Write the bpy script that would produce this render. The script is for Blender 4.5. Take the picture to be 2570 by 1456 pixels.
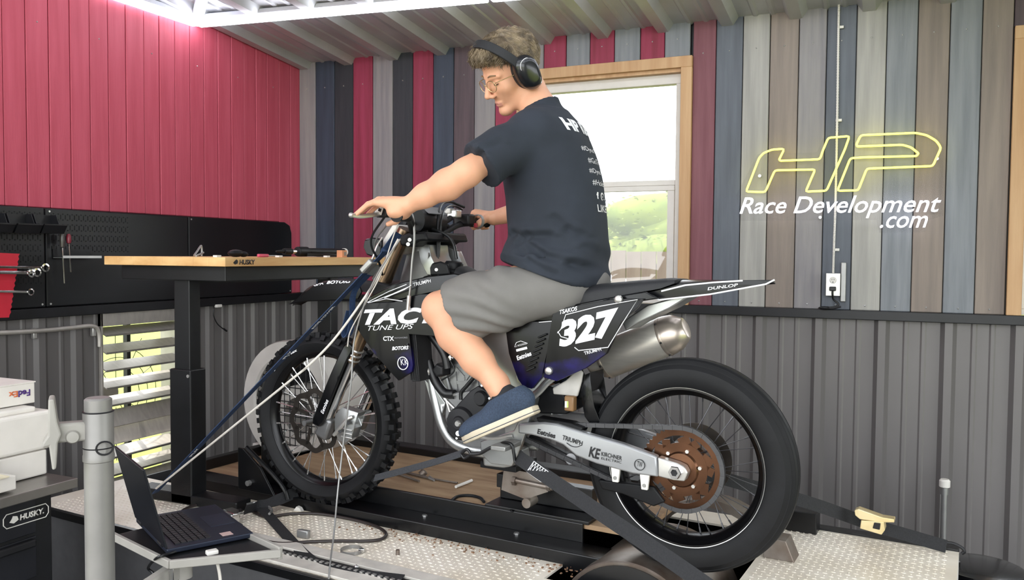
import bpy, bmesh, math, random
import numpy as np
from mathutils import Vector, Matrix, Quaternion
from mathutils.bvhtree import BVHTree
random.seed(7); np.random.seed(7)
S = bpy.context.scene
COL = S.collection
for _o in list(bpy.data.objects): bpy.data.objects.remove(_o)

# ------------------------------------------------------------------ camera
F_PX, YAW, PITCH, ROLL = 2100.0, 24.2, 2.4, 0.45
CAM = np.array([0.0, 0.0, 1.09])
def cam_basis():
    y, p, r = map(math.radians, (YAW, PITCH, ROLL))
    fw = np.array([-math.sin(y)*math.cos(p), math.cos(y)*math.cos(p), -math.sin(p)])
    rt = np.array([math.cos(y), math.sin(y), 0.0]); up = np.cross(rt, fw)
    return rt*math.cos(r)+up*math.sin(r), -rt*math.sin(r)+up*math.cos(r), fw
RT, UP, FW = cam_basis()
cd = bpy.data.cameras.new('camera'); cam = bpy.data.objects.new('camera', cd); COL.objects.link(cam)
cd.sensor_width = 36.0; cd.lens = F_PX/2570*36.0; cd.clip_start = .05; cd.clip_end = 200
cam.matrix_world = Matrix(((RT[0], UP[0], -FW[0], CAM[0]), (RT[1], UP[1], -FW[1], CAM[1]), (RT[2], UP[2], -FW[2], CAM[2]), (0, 0, 0, 1)))
S.camera = cam

# ------------------------------------------------------------------ world, sun, exposure
W = bpy.data.worlds.new('sky'); S.world = W; W.use_nodes = True
nt = W.node_tree; nt.nodes.clear()
wo = nt.nodes.new('ShaderNodeOutputWorld'); bg = nt.nodes.new('ShaderNodeBackground')
bg.inputs['Color'].default_value = (0.93, 0.96, 1.0, 1); bg.inputs['Strength'].default_value = 2.9
nt.links.new(bg.outputs[0], wo.inputs[0])
sl = bpy.data.lights.new('sun', 'SUN'); sun = bpy.data.objects.new('sun', sl); COL.objects.link(sun)
sl.energy = 5.0; sl.angle = 0.02; sl.color = (1.0, 0.95, 0.86)
sun.rotation_euler = Vector((0.36, -0.12, -0.92)).to_track_quat('-Z', 'Y').to_euler()
S.view_settings.view_transform = 'Standard'; S.view_settings.look = 'None'
S.view_settings.exposure = 0.8; S.view_settings.gamma = 1.0; S.view_settings.use_curve_mapping = False
LED_STRENGTH = 5.0
try:
    S.cycles.max_bounces = 8; S.cycles.diffuse_bounces = 4; S.cycles.sample_clamp_indirect = 6
except Exception: pass

# ------------------------------------------------------------------ coordinates measured from the photograph
PHI = math.radians(-5.14); OB = np.array([-.555, 2.598, 0.0])   # motorcycle frame: origin under the rear axle
cP, sP = math.cos(PHI), math.sin(PHI)
def w2l(p):
    q = np.array(p, float)-OB; return np.array([q[0]*cP+q[1]*sP, -q[0]*sP+q[1]*cP, q[2]])
def l2w(p): return OB+np.array([p[0]*cP-p[1]*sP, p[0]*sP+p[1]*cP, p[2]])
def hit(px, py, n, c):
    d = FW+RT*(px-1285)/F_PX-UP*(py-728)/F_PX; n = np.array(n, float)
    return CAM+(c-n@CAM)/(n@d)*d
def WX(px, py, c): return hit(px, py, (1, 0, 0), c)
def WY(px, py, c): return hit(px, py, (0, 1, 0), c)
def WZ(px, py, c): return hit(px, py, (0, 0, 1), c)
def BL(px, py, yl=0.0):
    n = np.array([-sP, cP, 0]); return w2l(hit(px, py, n, n@OB+yl))
def LZ(px, py, z): return w2l(WZ(px, py, z))

# ------------------------------------------------------------------ materials
def lin(h):
    if isinstance(h, (tuple, list)): return tuple(h)
    h = h.lstrip('#'); c = [int(h[i:i+2], 16)/255 for i in (0, 2, 4)]
    return tuple(x/12.92 if x <= .04045 else ((x+.055)/1.055)**2.4 for x in c)
MATS = {}
def mat(name, col, rough=.5, metal=0.0, var=.12, scale=14, bump=0.0, bscale=60, stretch=(1, 1, 1), col2=None, spec=.5, coat=0, emit=None, es=0, objrand=False, alpha=1, trans=0, sub=0, ramp=(.35, .65)):
    if name in MATS: return MATS[name]
    m = bpy.data.materials.new(name); m.use_nodes = True; n = m.node_tree.nodes; L = m.node_tree.links
    b = n['Principled BSDF']; c = lin(col)
    b.inputs['Roughness'].default_value = rough; b.inputs['Metallic'].default_value = metal
    b.inputs['Specular IOR Level'].default_value = spec
    b.inputs['Coat Weight'].default_value = coat; b.inputs['Coat Roughness'].default_value = .08
    b.inputs['Alpha'].default_value = alpha; b.inputs['Transmission Weight'].default_value = trans
    if sub: b.inputs['Subsurface Weight'].default_value = sub; b.inputs['Subsurface Scale'].default_value = .006; b.inputs['Subsurface Radius'].default_value = (1, .35, .2)
    if emit is not None: b.inputs['Emission Color'].default_value = (*lin(emit), 1); b.inputs['Emission Strength'].default_value = es
    tc = n.new('ShaderNodeTexCoord'); mp = n.new('ShaderNodeMapping'); L.new(tc.outputs['Object'], mp.inputs['Vector']); mp.inputs['Scale'].default_value = stretch
    if objrand:
        oi = n.new('ShaderNodeObjectInfo'); cx = n.new('ShaderNodeCombineXYZ'); mu = n.new('ShaderNodeMath'); mu.operation = 'MULTIPLY'; mu.inputs[1].default_value = 37.0
        L.new(oi.outputs['Random'], mu.inputs[0]); 
        for i in range(3): L.new(mu.outputs[0], cx.inputs[i])
        L.new(cx.outputs[0], mp.inputs['Location'])
    nz = n.new('ShaderNodeTexNoise'); nz.inputs['Scale'].default_value = scale; nz.inputs['Detail'].default_value = 6; L.new(mp.outputs[0], nz.inputs['Vector'])
    rp = n.new('ShaderNodeValToRGB'); L.new(nz.outputs['Fac'], rp.inputs['Fac'])
    c2 = lin(col2) if col2 is not None else tuple(min(1, x*(1+var)+.004*var) for x in c); c1 = c if col2 is not None else tuple(x*(1-var) for x in c)
    rp.color_ramp.elements[0].position = ramp[0]; rp.color_ramp.elements[1].position = ramp[1]
    rp.color_ramp.elements[0].color = (*c1, 1); rp.color_ramp.elements[1].color = (*c2, 1)
    L.new(rp.outputs[0], b.inputs['Base Color'])
    if bump:
        nb = n.new('ShaderNodeTexNoise'); nb.inputs['Scale'].default_value = bscale; nb.inputs['Detail'].default_value = 4; L.new(mp.outputs[0], nb.inputs['Vector'])
        bp = n.new('ShaderNodeBump'); bp.inputs['Strength'].default_value = bump; bp.inputs['Distance'].default_value = .004
        L.new(nb.outputs['Fac'], bp.inputs['Height']); L.new(bp.outputs[0], b.inputs['Normal'])
    MATS[name] = m; return m

# ------------------------------------------------------------------ mesh helpers
def frame_from(z, up=(0, 0, 1)):
    z = Vector(z).normalized(); u = Vector(up)
    if abs(z.dot(u)) > .98: u = Vector((1, 0, 0))
    x = u.cross(z).normalized(); y = z.cross(x); return x, y, z
class MB:
    def __init__(s): s.v = []; s.f = []
    def add(s, v, f):
        o = len(s.v); s.v += [tuple(map(float, p)) for p in v]; s.f += [tuple(i+o for i in q) for q in f]; return s
    def box(s, c, d, R=None):
        hx, hy, hz = (x/2 for x in d); pts = [Vector((x, y, z)) for x in (-hx, hx) for y in (-hy, hy) for z in (-hz, hz)]
        if R is not None: pts = [R @ p for p in pts]
        c = Vector(c)
        return s.add([p+c for p in pts], [(0, 1, 3, 2), (4, 6, 7, 5), (0, 4, 5, 1), (2, 3, 7, 6), (0, 2, 6, 4), (1, 5, 7, 3)])
    def bar(s, a, b, w, h, up=(0, 0, 1)):     # box beam from a to b; w across, h along up
        a, b = Vector(a), Vector(b); x, y, z = frame_from(b-a, up)
        R = Matrix((x, y, z)).transposed(); return s.box((a+b)/2, (w, h, (b-a).length), R)
    def tube(s, path, r, n=10, cap=True, closed=False):
        P = [Vector(p) for p in path]; m = len(P); rs = r if isinstance(r, (list, tuple)) else [r]*m
        v = []; f = []; x = None
        for i in range(m):
            if closed: t = P[(i+1) % m]-P[i-1]
            else: t = P[min(i+1, m-1)]-P[max(i-1, 0)]
            t.normalize()
            if x is None: x, y, _ = frame_from(t)
            else:
                x = (x-t*x.dot(t)); x = x.normalized() if x.length > 1e-6 else frame_from(t)[0]; y = t.cross(x)
            rr = rs[i]; ra, rb = rr if isinstance(rr, (tuple, list)) else (rr, rr)
            for k in range(n):
                a = 2*math.pi*k/n; v.append(P[i]+x*(ra*math.cos(a))+y*(rb*math.sin(a)))
        for i in range(m if closed else m-1):
            j = (i+1) % m
            for k in range(n): f.append((i*n+k, i*n+(k+1) % n, j*n+(k+1) % n, j*n+k))
        if cap and not closed: f.append(tuple(range(n))[::-1]); f.append(tuple((m-1)*n+k for k in range(n)))
        return s.add(v, f)
    def lathe(s, prof, o=(0, 0, 0), axis=(0, 0, 1), n=24, close=False, arc=None):   # prof: (radius, height)
        x, y, z = frame_from(axis); o = Vector(o); v = []; f = []; m = len(prof)
        a0, a1 = arc or (0, 2*math.pi); seg = n if not arc else n+1
        for r, h in prof:
            for k in range(seg):
                a = a0+(a1-a0)*k/n; v.append(o+x*(r*math.cos(a))+y*(r*math.sin(a))+z*h)
        rows = m if close else m-1
        for i in range(rows):
            j = (i+1) % m
            for k in range(n if arc is None else n):
                k2 = (k+1) % seg if arc is None else k+1
                f.append((i*seg+k, i*seg+k2, j*seg+k2, j*seg+k))
        if not close and arc is None:
            if prof[0][0] > 1e-5: f.append(tuple(range(n))[::-1])
            if prof[-1][0] > 1e-5: f.append(tuple((m-1)*n+k for k in range(n)))
        return s.add(v, f)
    def cyl(s, a, b, r, n=16, r2=None):
        a, b = Vector(a), Vector(b); return s.lathe([(r, 0), (r if r2 is None else r2, (b-a).length)], a, b-a, n)
    def prism(s, pts, y0, y1, plane='xz', y0f=None):   # extruded outline; y0 / y1 may be functions of the outline point
        n = len(pts); g = lambda q, y: {'xz': (q[0], y, q[1]), 'xy': (q[0], q[1], y), 'yz': (y, q[0], q[1])}[plane]
        ya = [y0(q) if callable(y0) else y0 for q in pts]; yb = [y1(q) if callable(y1) else y1 for q in pts]
        v = [g(q, a) for q, a in zip(pts, ya)]+[g(q, b) for q, b in zip(pts, yb)]
        f = [tuple(range(n)), tuple(range(2*n-1, n-1, -1))]+[(i, i+n, (i+1) % n+n, (i+1) % n) for i in range(n)]
        return s.add(v, f)
    def ball(s, c, r, nu=12, nv=8, R=None):
        rx, ry, rz = r if isinstance(r, (tuple, list)) else (r, r, r); v = []; f = []
        for i in range(nv+1):
            t = math.pi*i/nv
            for k in range(nu):
                a = 2*math.pi*k/nu; p = Vector((rx*math.sin(t)*math.cos(a), ry*math.sin(t)*math.sin(a), rz*math.cos(t)))
                v.append((R @ p if R is not None else p)+Vector(c))
        for i in range(nv):
            for k in range(nu): f.append((i*nu+k, (i+1)*nu+k, (i+1)*nu+(k+1) % nu, i*nu+(k+1) % nu))
        return s.add(v, f)
    def ribbon(s, path, w, t, side):          # flat strap along a path; side = width direction (vector or list)
        P = [Vector(p) for p in path]; m = len(P); v = []; f = []
        for i in range(m):
            tg = (P[min(i+1, m-1)]-P[max(i-1, 0)]).normalized(); sd = Vector(side[i] if isinstance(side[0], (tuple, list, Vector, np.ndarray)) else side)
            sd = (sd-tg*sd.dot(tg)).normalized(); nn = tg.cross(sd)
            for a, b in ((-1, -1), (1, -1), (1, 1), (-1, 1)): v.append(P[i]+sd*(a*w/2)+nn*(b*t/2))
        for i in range(m-1):
            for k in range(4): f.append((i*4+k, i*4+(k+1) % 4, (i+1)*4+(k+1) % 4, (i+1)*4+k))
        f += [(3, 2, 1, 0), tuple((m-1)*4+k for k in range(4))]
        return s.add(v, f)
    def mesh(s, name):
        me = bpy.data.meshes.new(name); me.from_pydata(s.v, [], s.f); me.update()
        bm = bmesh.new(); bm.from_mesh(me); bmesh.ops.remove_doubles(bm, verts=bm.verts, dist=1e-6)
        bmesh.ops.recalc_face_normals(bm, faces=bm.faces); bm.to_mesh(me); bm.free(); return me
    def build(s, name, m, parent=None, smooth=35, bevel=0, seg=2, **kw):
        return obj(name, s.mesh(name), m, parent, smooth, bevel, seg, **kw)
def obj(name, me, m, parent=None, smooth=35, bevel=0, seg=2, label=None, cat=None, group=None, kind=None):
    o = bpy.data.objects.new(name, me); COL.objects.link(o); o.parent = parent
    if m is not None and not me.materials: me.materials.append(m)
    if smooth:
        me.polygons.foreach_set('use_smooth', [True]*len(me.polygons)); me.set_sharp_from_angle(angle=math.radians(smooth))
    if bevel:
        b = o.modifiers.new('bevel', 'BEVEL'); b.width = bevel; b.segments = seg; b.limit_method = 'ANGLE'; b.angle_limit = math.radians(32); b.harden_normals = False
    return tag(o, label, cat, group, kind)
def tag(o, label=None, cat=None, group=None, kind=None):
    for k, v in (('label', label), ('category', cat), ('group', group), ('kind', kind)):
        if v: o[k] = v
    return o
def empty(name, loc=(0, 0, 0), rz=0.0, label=None, cat=None, group=None, kind=None, parent=None):
    o = bpy.data.objects.new(name, None); COL.objects.link(o); o.location = loc; o.rotation_euler = (0, 0, rz); o.empty_display_size = .05; o.parent = parent
    return tag(o, label, cat, group, kind)
def copy_of(o, parent=None, label=None, group=None, loc=None, rot=None):
    c = o.copy(); COL.objects.link(c); c.parent = parent
    if loc is not None: c.location = loc
    if rot is not None: c.rotation_euler = rot
    tag(c, label, None, group)
    for ch in o.children: copy_of(ch, c)
    return c
def smooth_path(pts, n=8):                      # Catmull-Rom through points
    P = [Vector(p) for p in pts]; Q = [P[0]*2-P[1]]+P+[P[-1]*2-P[-2]]; out = []
    for i in range(1, len(Q)-2):
        for k in range(n):
            t = k/n; a, b, c, d = Q[i-1], Q[i], Q[i+1], Q[i+2]
            out.append(.5*((2*b)+(c-a)*t+(2*a-5*b+4*c-d)*t*t+(3*b-a-3*c+d)*t**3))
    return out+[P[-1]]
def text_mesh(s, size=1.0, shear=0.0, bold=0.0, space=1.0, res=3):
    cu = bpy.data.curves.new('t', 'FONT'); cu.body = s; cu.size = size; cu.shear = shear; cu.offset = bold; cu.space_character = space; cu.resolution_u = res
    to = bpy.data.objects.new('t', cu); COL.objects.link(to); dg = bpy.context.evaluated_depsgraph_get()
    me = bpy.data.meshes.new_from_object(to.evaluated_get(dg)); bpy.data.objects.remove(to); bpy.data.curves.remove(cu)
    return me
def lettering(name, s, m, parent, o, xd, yd, width=None, height=None, shear=0.0, bold=0.0, thick=.0006, bvh=None, cast=None, off=.0012, label=None, space=1.0):
    """writing laid flat (or pressed on to a surface by bvh) with its lower left corner at o"""
    me = text_mesh(s, 1.0, shear, bold, space); co = np.empty(len(me.vertices)*3); me.vertices.foreach_get('co', co); co = co.reshape(-1, 3)
    lo, hi = co.min(0), co.max(0); w, h = hi[0]-lo[0], hi[1]-lo[1]
    if width and height: kx, ky = width/w, height/h
    elif width: kx = ky = width/w
    else: kx = ky = height/h
    o, xd, yd = Vector(o), Vector(xd).normalized(), Vector(yd); yd = yd.normalized(); nn = xd.cross(yd).normalized()
    bm = bmesh.new(); bm.from_mesh(me); bpy.data.meshes.remove(me)
    for v in bm.verts: v.co = o+xd*((v.co.x-lo[0])*kx)+yd*((v.co.y-lo[1])*ky)
    if bvh is not None:
        d = Vector(cast) if cast is not None else -nn
        bmesh.ops.triangulate(bm, faces=bm.faces)
        for _ in range(3):
            es = [e for e in bm.edges if e.calc_length() > .012]
            if not es: break
            bmesh.ops.subdivide_edges(bm, edges=es, cuts=1); bmesh.ops.triangulate(bm, faces=bm.faces)
        dead = []
        for v in bm.verts:
            p, nrm, _, _ = bvh.ray_cast(v.co-d*.5, d, 1.2)
            if p is None: dead.append(v)
            else: v.co = p-d*off
        bmesh.ops.delete(bm, geom=dead, context='VERTS')
    else:
        g = bmesh.ops.extrude_face_region(bm, geom=bm.faces[:]); 
        for e in g['geom']:
            if isinstance(e, bmesh.types.BMVert): e.co += nn*thick
    bmesh.ops.recalc_face_normals(bm, faces=bm.faces) if bvh is None else None
    m2 = bpy.data.meshes.new(name); bm.to_mesh(m2); bm.free()
    return obj(name, m2, m, parent, smooth=0, label=label)
def bvh_of(*objs):
    dg = bpy.context.evaluated_depsgraph_get(); V = []; Fs = []
    for o in objs:
        e = o.evaluated_get(dg); me = e.to_mesh(); k = len(V)
        V += [v.co.copy() for v in me.vertices]; Fs += [tuple(i+k for i in p.vertices) for p in me.polygons]; e.to_mesh_clear()
    return BVHTree.FromPolygons(V, Fs)
# ================================================================== materials of the room
XA, YB = -3.72, 4.70            # left wall plane, back wall plane
ZR, ZT0, ZT1 = 1.30, .77, .818  # red boards' foot, rail bottom and top
FLOOR = -.55
def roof(y): return 2.385+.10*(YB-y)
def wood(name, a, b, rough=.6): return mat(name, a, rough, 0, col2=b, scale=3.2, stretch=(9, 9, .55), bump=.25, bscale=22, objrand=True, ramp=(.3, .72))
M_red = wood('red_stain', '#b5475a', '#c4566a', .62); M_red2 = wood('dark_red_stain', '#7d2138', '#97314f', .62)
M_navy = wood('navy_stain', '#2b3443', '#3a4656'); M_char = wood('charcoal_stain', '#1e242b', '#2f3237')
M_grey = wood('grey_stain', '#78757a', '#908d8b'); M_lgrey = wood('pale_grey_stain', '#8f8e8a', '#aaa8a2'); M_brown = wood('brown_grey_stain', '#776d66', '#8d8177')
M_blueg = wood('blue_grey_stain', '#6e7379', '#878b90'); M_dblue = wood('dark_blue_grey_stain', '#50555e', '#636972'); M_plum = wood('plum_stain', '#453a40', '#5d4d52'); M_rust = wood('faded_red_stain', '#6d3b45', '#805058')
M_pine = wood('pine', '#b58d63', '#c9a57c', .55)
M_siding = mat('charcoal_siding', '#6d6a69', .45, .15, var=.06, scale=4, stretch=(1, 1, .3))
M_roof = mat('galvanised_roof', '#b0b1b4', .42, .2, var=.06, scale=5)
M_black = mat('black_trim', '#0f1014', .4, .1, var=.2)
M_steel = mat('black_powder_coat', '#0d0e11', .45, .1, var=.2, bump=.05, bscale=300)
M_vinyl = mat('white_vinyl', '#d6d2cb', .4, 0, var=.03); M_screw = mat('screw_head', '#c9c9c9', .3, .8)
M_conc = mat('concrete', '#55534f', .8, 0, var=.2, scale=5, bump=.2)
M_grass = mat('grass', '#5c6a14', .9, 0, col2='#747e22', scale=3, bump=.4)
def quadmesh(name, pts, m, **kw): return MB().add(pts, [tuple(range(len(pts)))]).build(name, m, smooth=0, **kw)

floor = MB().box((-.5, 1.6, FLOOR-.05), (7.4, 6.6, .1)).build('floor', M_conc, smooth=0, kind='structure')
ground = MB().box((0, 4, FLOOR-.2), (90, 90, .2)).build('ground', M_grass, smooth=0, kind='structure', label='sunlit yellow-green grass outside the window and the louvers', cat='lawn')

added_gravel = MB().box((0, -6.5, FLOOR-.09), (14, 9.0, .1)).build('added_gravel_patch', mat('pale_gravel', '#9a9590', .9, 0, var=.2, scale=20, bump=.3), smooth=0, kind='structure')  # unseen grey ground, added to keep green grass reflections off the bike
# ------------------------------------------------------------------ left wall
wall_left = empty('wall_left', (XA, 2.9, FLOOR), kind='structure')
wl = lambda p: (p[0]-XA, p[1]-2.9, p[2]-FLOOR)
def plank(w, h, t=.016): return MB().box((0, 0, h/2), (t, w, h))
gx = [13, 71, 128, 180.6, 230, 276, 320, 365, 403.6, 442, 480, 514.5, 549, 582, 614, 643.5, 671, 701, 729, 755]
gy = [WX(x, 513, XA)[1] for x in gx]; pitch = (gy[8]-gy[0])/8
while gy[0] > 1.0: gy.insert(0, gy[0]-pitch)
gy[-1] = YB
for a, b in zip(gy[:-1], gy[1:]):
    w = b-a-.004; zt = roof(a); zt2 = roof(b)
    z0_ = ZR if b < YB-.16 else ZT1
    mb = MB().prism([(-w/2, 0), (w/2, 0), (w/2, zt2-z0_), (-w/2, zt-z0_)], -.018, 0, plane='yz')
    o = mb.build('plank', M_red, wall_left, smooth=0, bevel=.003, seg=1); o.location = wl((XA+random.uniform(-.001, .002), (a+b)/2, z0_))
# backing behind the joints and above/below the opening
FY0, FY1 = WX(248, 900, XA)[1], WX(452, 900, XA)[1]; FZ0, FZ1 = WX(300, 1262, XA)[2], WX(320, 781, XA)[2]
def rib_profile(length, pitch=.305, rib=.030, major=True):
    """R-panel section: list of (along, out)"""
    pts = []; a = 0.0
    while a < length-1e-4:
        e = min(pitch, length-a); seq = [(0, 0), (.02, rib), (.055, rib), (.075, 0), (.135, 0), (.143, .005), (.157, .005), (.165, 0), (.215, 0), (.223, .005), (.237, .005), (.245, 0)]
        pts += [(a+x, y) for x, y in seq if x < e-1e-6]; a += pitch
    pts.append((length, 0)); return pts
def siding(name, length, z0, z1, m, parent, mapper, pitch=.305, ridge=.024):
    pr = rib_profile(length, pitch, ridge); v = []; f = []
    for a, d in pr: v += [mapper(a, d, z0), mapper(a, d, z1), mapper(a, d-.003, z0), mapper(a, d-.003, z1)]
    for i in range(len(pr)-1):
        k = 4*i; f += [(k, k+4, k+5, k+1), (k+2, k+3, k+7, k+6)]
    return MB().add(v, f).build(name, m, parent, smooth=25)
MAPL = lambda y0: (lambda a, d, z: wl((XA+d-.004, y0+a, z)))
y = .6
for (a, b, z0, z1) in ((.9, 1.9, FLOOR, ZT0), (1.9, FY0, FLOOR, ZT0), (FY0, FY1, FLOOR, FZ0), (FY1, 4.0, FLOOR, ZT0), (4.0, YB+.02, FLOOR, ZT0)):
    siding('siding_sheet', b-a, z0, z1, M_siding, wall_left, MAPL(a), .20, .014)
MB().box(wl((XA-.03, 2.7, (ZT0+2.9)/2)), (.02, 4.2, 2.9-ZT0)).build('backing', M_black, wall_left, smooth=0)
MB().box(wl((XA-.03, (.6+FY0)/2, (ZT0+FLOOR)/2)), (.02, FY0-.6, ZT0-FLOOR)).build('backing', M_black, wall_left, smooth=0)
MB().box(wl((XA-.03, (YB+.1+FY1)/2, (ZT0+FLOOR)/2)), (.02, YB+.1-FY1, ZT0-FLOOR)).build('backing', M_black, wall_left, smooth=0)
MB().box((XA+.018, (YB+.9)/2, (ZT0+ZT1)/2), (.036, YB-.9, ZT1-ZT0)).build('trim_1', M_black, smooth=0, bevel=.003, kind='structure')
# screw heads in the red boards
mb = MB()
for i in range(3, len(gy)-1):
    yy = (gy[i]+gy[i+1])/2
    if i % 3 == 0: mb.ball(wl((XA+.001, yy, 2.18)), .004, 6, 4)
mb.build('screw_heads', M_screw, wall_left, kind='stuff')

# ------------------------------------------------------------------ back wall
wall_back = empty('wall_back', (0, YB, FLOOR), kind='structure')
wb = lambda p: (p[0], p[1]-YB, p[2]-FLOOR)
bx = [754, 796, 843, 890, 939, 989, 1039, 1090, 1141, 1193, 1245, 1305, 1365, 1421, 1480, 1541, 1605, 1666, 1730, 1794, 1861, 1928, 2000, 2069, 2143, 2218, 2295, 2375, 2455, 2533]
bm_ = [M_grey, M_navy, M_char, M_red2, M_grey, M_char, M_red2, M_navy, M_plum, M_grey, M_red2, M_grey, M_red2, M_blueg, M_red2, M_blueg, M_red2, M_blueg, M_rust, M_dblue, M_lgrey, M_brown, M_grey, M_dblue, M_lgrey, M_blueg, M_brown, M_blueg, M_brown]
bX = [WY(x, 400, YB)[0] for x in bx]; bX[0] = XA
extra = [M_plum, M_lgrey, M_brown, M_grey, M_rust, M_navy, M_grey, M_brown, M_lgrey, M_navy, M_grey, M_brown]
for m in extra: bX.append(bX[-1]+.141); bm_.append(m)
WL, WR, WT = WY(1302, 400, YB)[0], WY(1737, 400, YB)[0], 2.20      # first window, outside of its casing
W2L, W2R = WY(2535, 400, YB)[0], WY(2535, 400, YB)[0]+1.12          # second window
mbs = MB()
for a, b, m in zip(bX[:-1], bX[1:], bm_):
    z0 = ZT1
    mid = (a+b)/2
    a2, b2 = a+.002, b-.002
    if WL < mid < WR or W2L < mid < W2R: z0 = WT
    elif a2 < WL < b2: b2 = WL
    elif a2 < WR < b2: a2 = WR
    elif a2 < W2L < b2: b2 = W2L
    elif a2 < W2R < b2: a2 = W2R
    w = b2-a2; dz = random.uniform(-.002, .003)
    o = MB().box((0, .009, (roof(YB)+.02-z0)/2), (w, .018, roof(YB)+.02-z0)).build('plank', m, wall_back, smooth=0, bevel=.003, seg=1)
    o.location = wb(((a2+b2)/2, YB-.018-dz, z0))
    if z0 < 1: mbs.ball(wb((mid, YB-.019-dz, .842)), .0045, 6, 4)
    mbs.ball(wb((mid, YB-.019-dz, 2.21 if not WL < mid < WR else 2.3)), .0045, 6, 4)
mbs.build('screw_heads', M_screw, wall_back, kind='stuff')
# board backing, split round the windows
for a, b, z0, z1 in ((XA, WL+.055, ZT0, 2.45), (WL+.055, WR-.055, WT-.055, 2.45), (WR-.055, W2L+.055, ZT0, 2.45), (W2L+.055, W2R-.055, WT-.055, 2.45), (W2R-.055, 3.0, ZT0, 2.45), (XA, 3.0, FLOOR, ZT0)):
    MB().box(wb(((a+b)/2, YB+.035, (z0+z1)/2)), (b-a, .03, z1-z0)).build('backing', M_black, wall_back, smooth=0)
x = XA
while x < 2.5:
    L_ = .915; siding('siding_sheet', L_, FLOOR, ZT0+.01, M_siding, wall_back, (lambda x0: (lambda a, d, z: wb((x0+a, YB-d+.01, z))))(x), .305, .026); x += L_
MB().box(((XA+2.6)/2, YB-.022, (ZT0+ZT1)/2), (2.6-XA, .044, ZT1-ZT0)).build('trim_2', M_black, smooth=0, bevel=.003, kind='structure')
# corner post between the two walls is the first board
def window(name, x0, x1, z0, z1, meet):
    root = empty(name, (x0, YB, z0), kind='structure'); k = lambda p: (p[0]-x0, p[1]-YB, p[2]-z0)
    cw = .062
    for a, b, c, d, nm in ((x0, x0+cw, z0, z1-cw, 'side_casing'), (x1-cw, x1, z0, z1-cw, 'side_casing'), (x0-.0, x1+.0, z1-cw, z1, 'head_casing')):
        MB().box(k(((a+b)/2, YB-.028, (c+d)/2)), (b-a, .03, d-c)).build(nm, M_pine, root, smooth=0, bevel=.002, seg=1)
    # pine jamb returns
    for a, b, c, d in ((x0+cw-.012, x0+cw+.004, z0, z1-cw), (x1-cw-.004, x1-cw+.012, z0, z1-cw), (x0+cw, x1-cw, z1-cw-.02, z1-cw)):
        MB().box(k(((a+b)/2, YB+.03, (c+d)/2)), (b-a, .10, d-c)).build('jamb', M_pine, root, smooth=0)
    X0, X1, Z0, Z1 = x0+cw+.004, x1-cw-.004, z0, z1-cw-.02
    fr = .034
    for a, b, c, d in ((X0, X0+fr, Z0+.03, Z1-.055), (X1-fr, X1, Z0+.03, Z1-.055), (X0, X1, Z1-.055, Z1), (X0, X1, Z0, Z0+.03)):
        MB().box(k(((a+b)/2, YB+.05, (c+d)/2)), (b-a, .06, d-c)).build('frame', M_vinyl, root, smooth=0, bevel=.003)
    sash = MB().box(k(((X0+X1)/2, YB+.035, meet-.004)), (X1-X0-2*fr, .03, .03)); sash.build('meeting_rail', M_vinyl, root, smooth=0, bevel=.003)
    for a, b, c, d in ((X0+fr, X0+fr+.04, Z0+.07, meet-.05), (X1-fr-.04, X1-fr, Z0+.07, meet-.05), (X0+fr, X1-fr, meet-.05, meet-.020), (X0+fr, X1-fr, Z0+.03, Z0+.07)):
        MB().box(k(((a+b)/2, YB+.028, (c+d)/2)), (b-a, .03, d-c)).build('sash', M_vinyl, root, smooth=0, bevel=.003)
    g = mat('window_glass', '#f4f7f8', .02, 0, var=.01, trans=1.0, spec=.3)
    for nm, c, d, yy in (('pane', meet, Z1-.05, .06), ('pane', Z0+.05, meet-.03, .03)):
        MB().box(k(((X0+X1)/2, YB+yy, (c+d)/2)), (X1-X0-2*fr, .004, d-c)).build(nm, g, root, smooth=0)
    return root
MEET = WY(1704, 455, YB)[2]
window('window_1', WL, WR, ZT1, WT, MEET); window('window_2', W2L, W2R, ZT1, WT, MEET)

# ------------------------------------------------------------------ roof and the other sides of the shed
ceiling = empty('ceiling', (0, YB, 2.4), kind='structure')
x = XA-.02
while x < 3.0:
    pr = []
    for r_ in range(3):
        pr += [(r_*.355+q, h) for q, h in ((0, 0), (.012, 0), (.040, .042), (.100, .042), (.128, 0), (.200, 0), (.210, .007), (.226, .007), (.236, 0), (.290, 0), (.300, .007), (.316, .007), (.326, 0))]
    pr.append((1.065, 0)); v = []; f = []
    for a, d in pr:
        for yy in (YB, -1.2): v += [(x+a, yy-YB, roof(yy)-d-2.4), (x+a, yy-YB, roof(yy)-d+.004-2.4)]
    for i in range(len(pr)-1):
        k = 4*i; f += [(k, k+4, k+6, k+2), (k+1, k+3, k+7, k+5)]
    MB().add(v, f).build('roof_sheet', M_roof, ceiling, smooth=25); x += 1.065
MB().box((-.4, 1.7, 2.93), (7.0, 6.6, .02), Matrix.Rotation(math.atan(-.10), 3, 'X')).build('roof_deck', M_black, ceiling, smooth=0).location = (0, -YB, -2.4)
wr = empty('wall_right', (2.95, 1.75, FLOOR), kind='structure')
for a_, b_, c_, d_ in ((-2.95, -.9, 0, 3.4), (2.1, 2.95, 0, 3.4), (-.9, 2.1, 2.75, 3.4)): MB().box((0, (a_+b_)/2, (c_+d_)/2), (.06, b_-a_, d_-c_)).build('backing', M_siding, wr, smooth=0)

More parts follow.
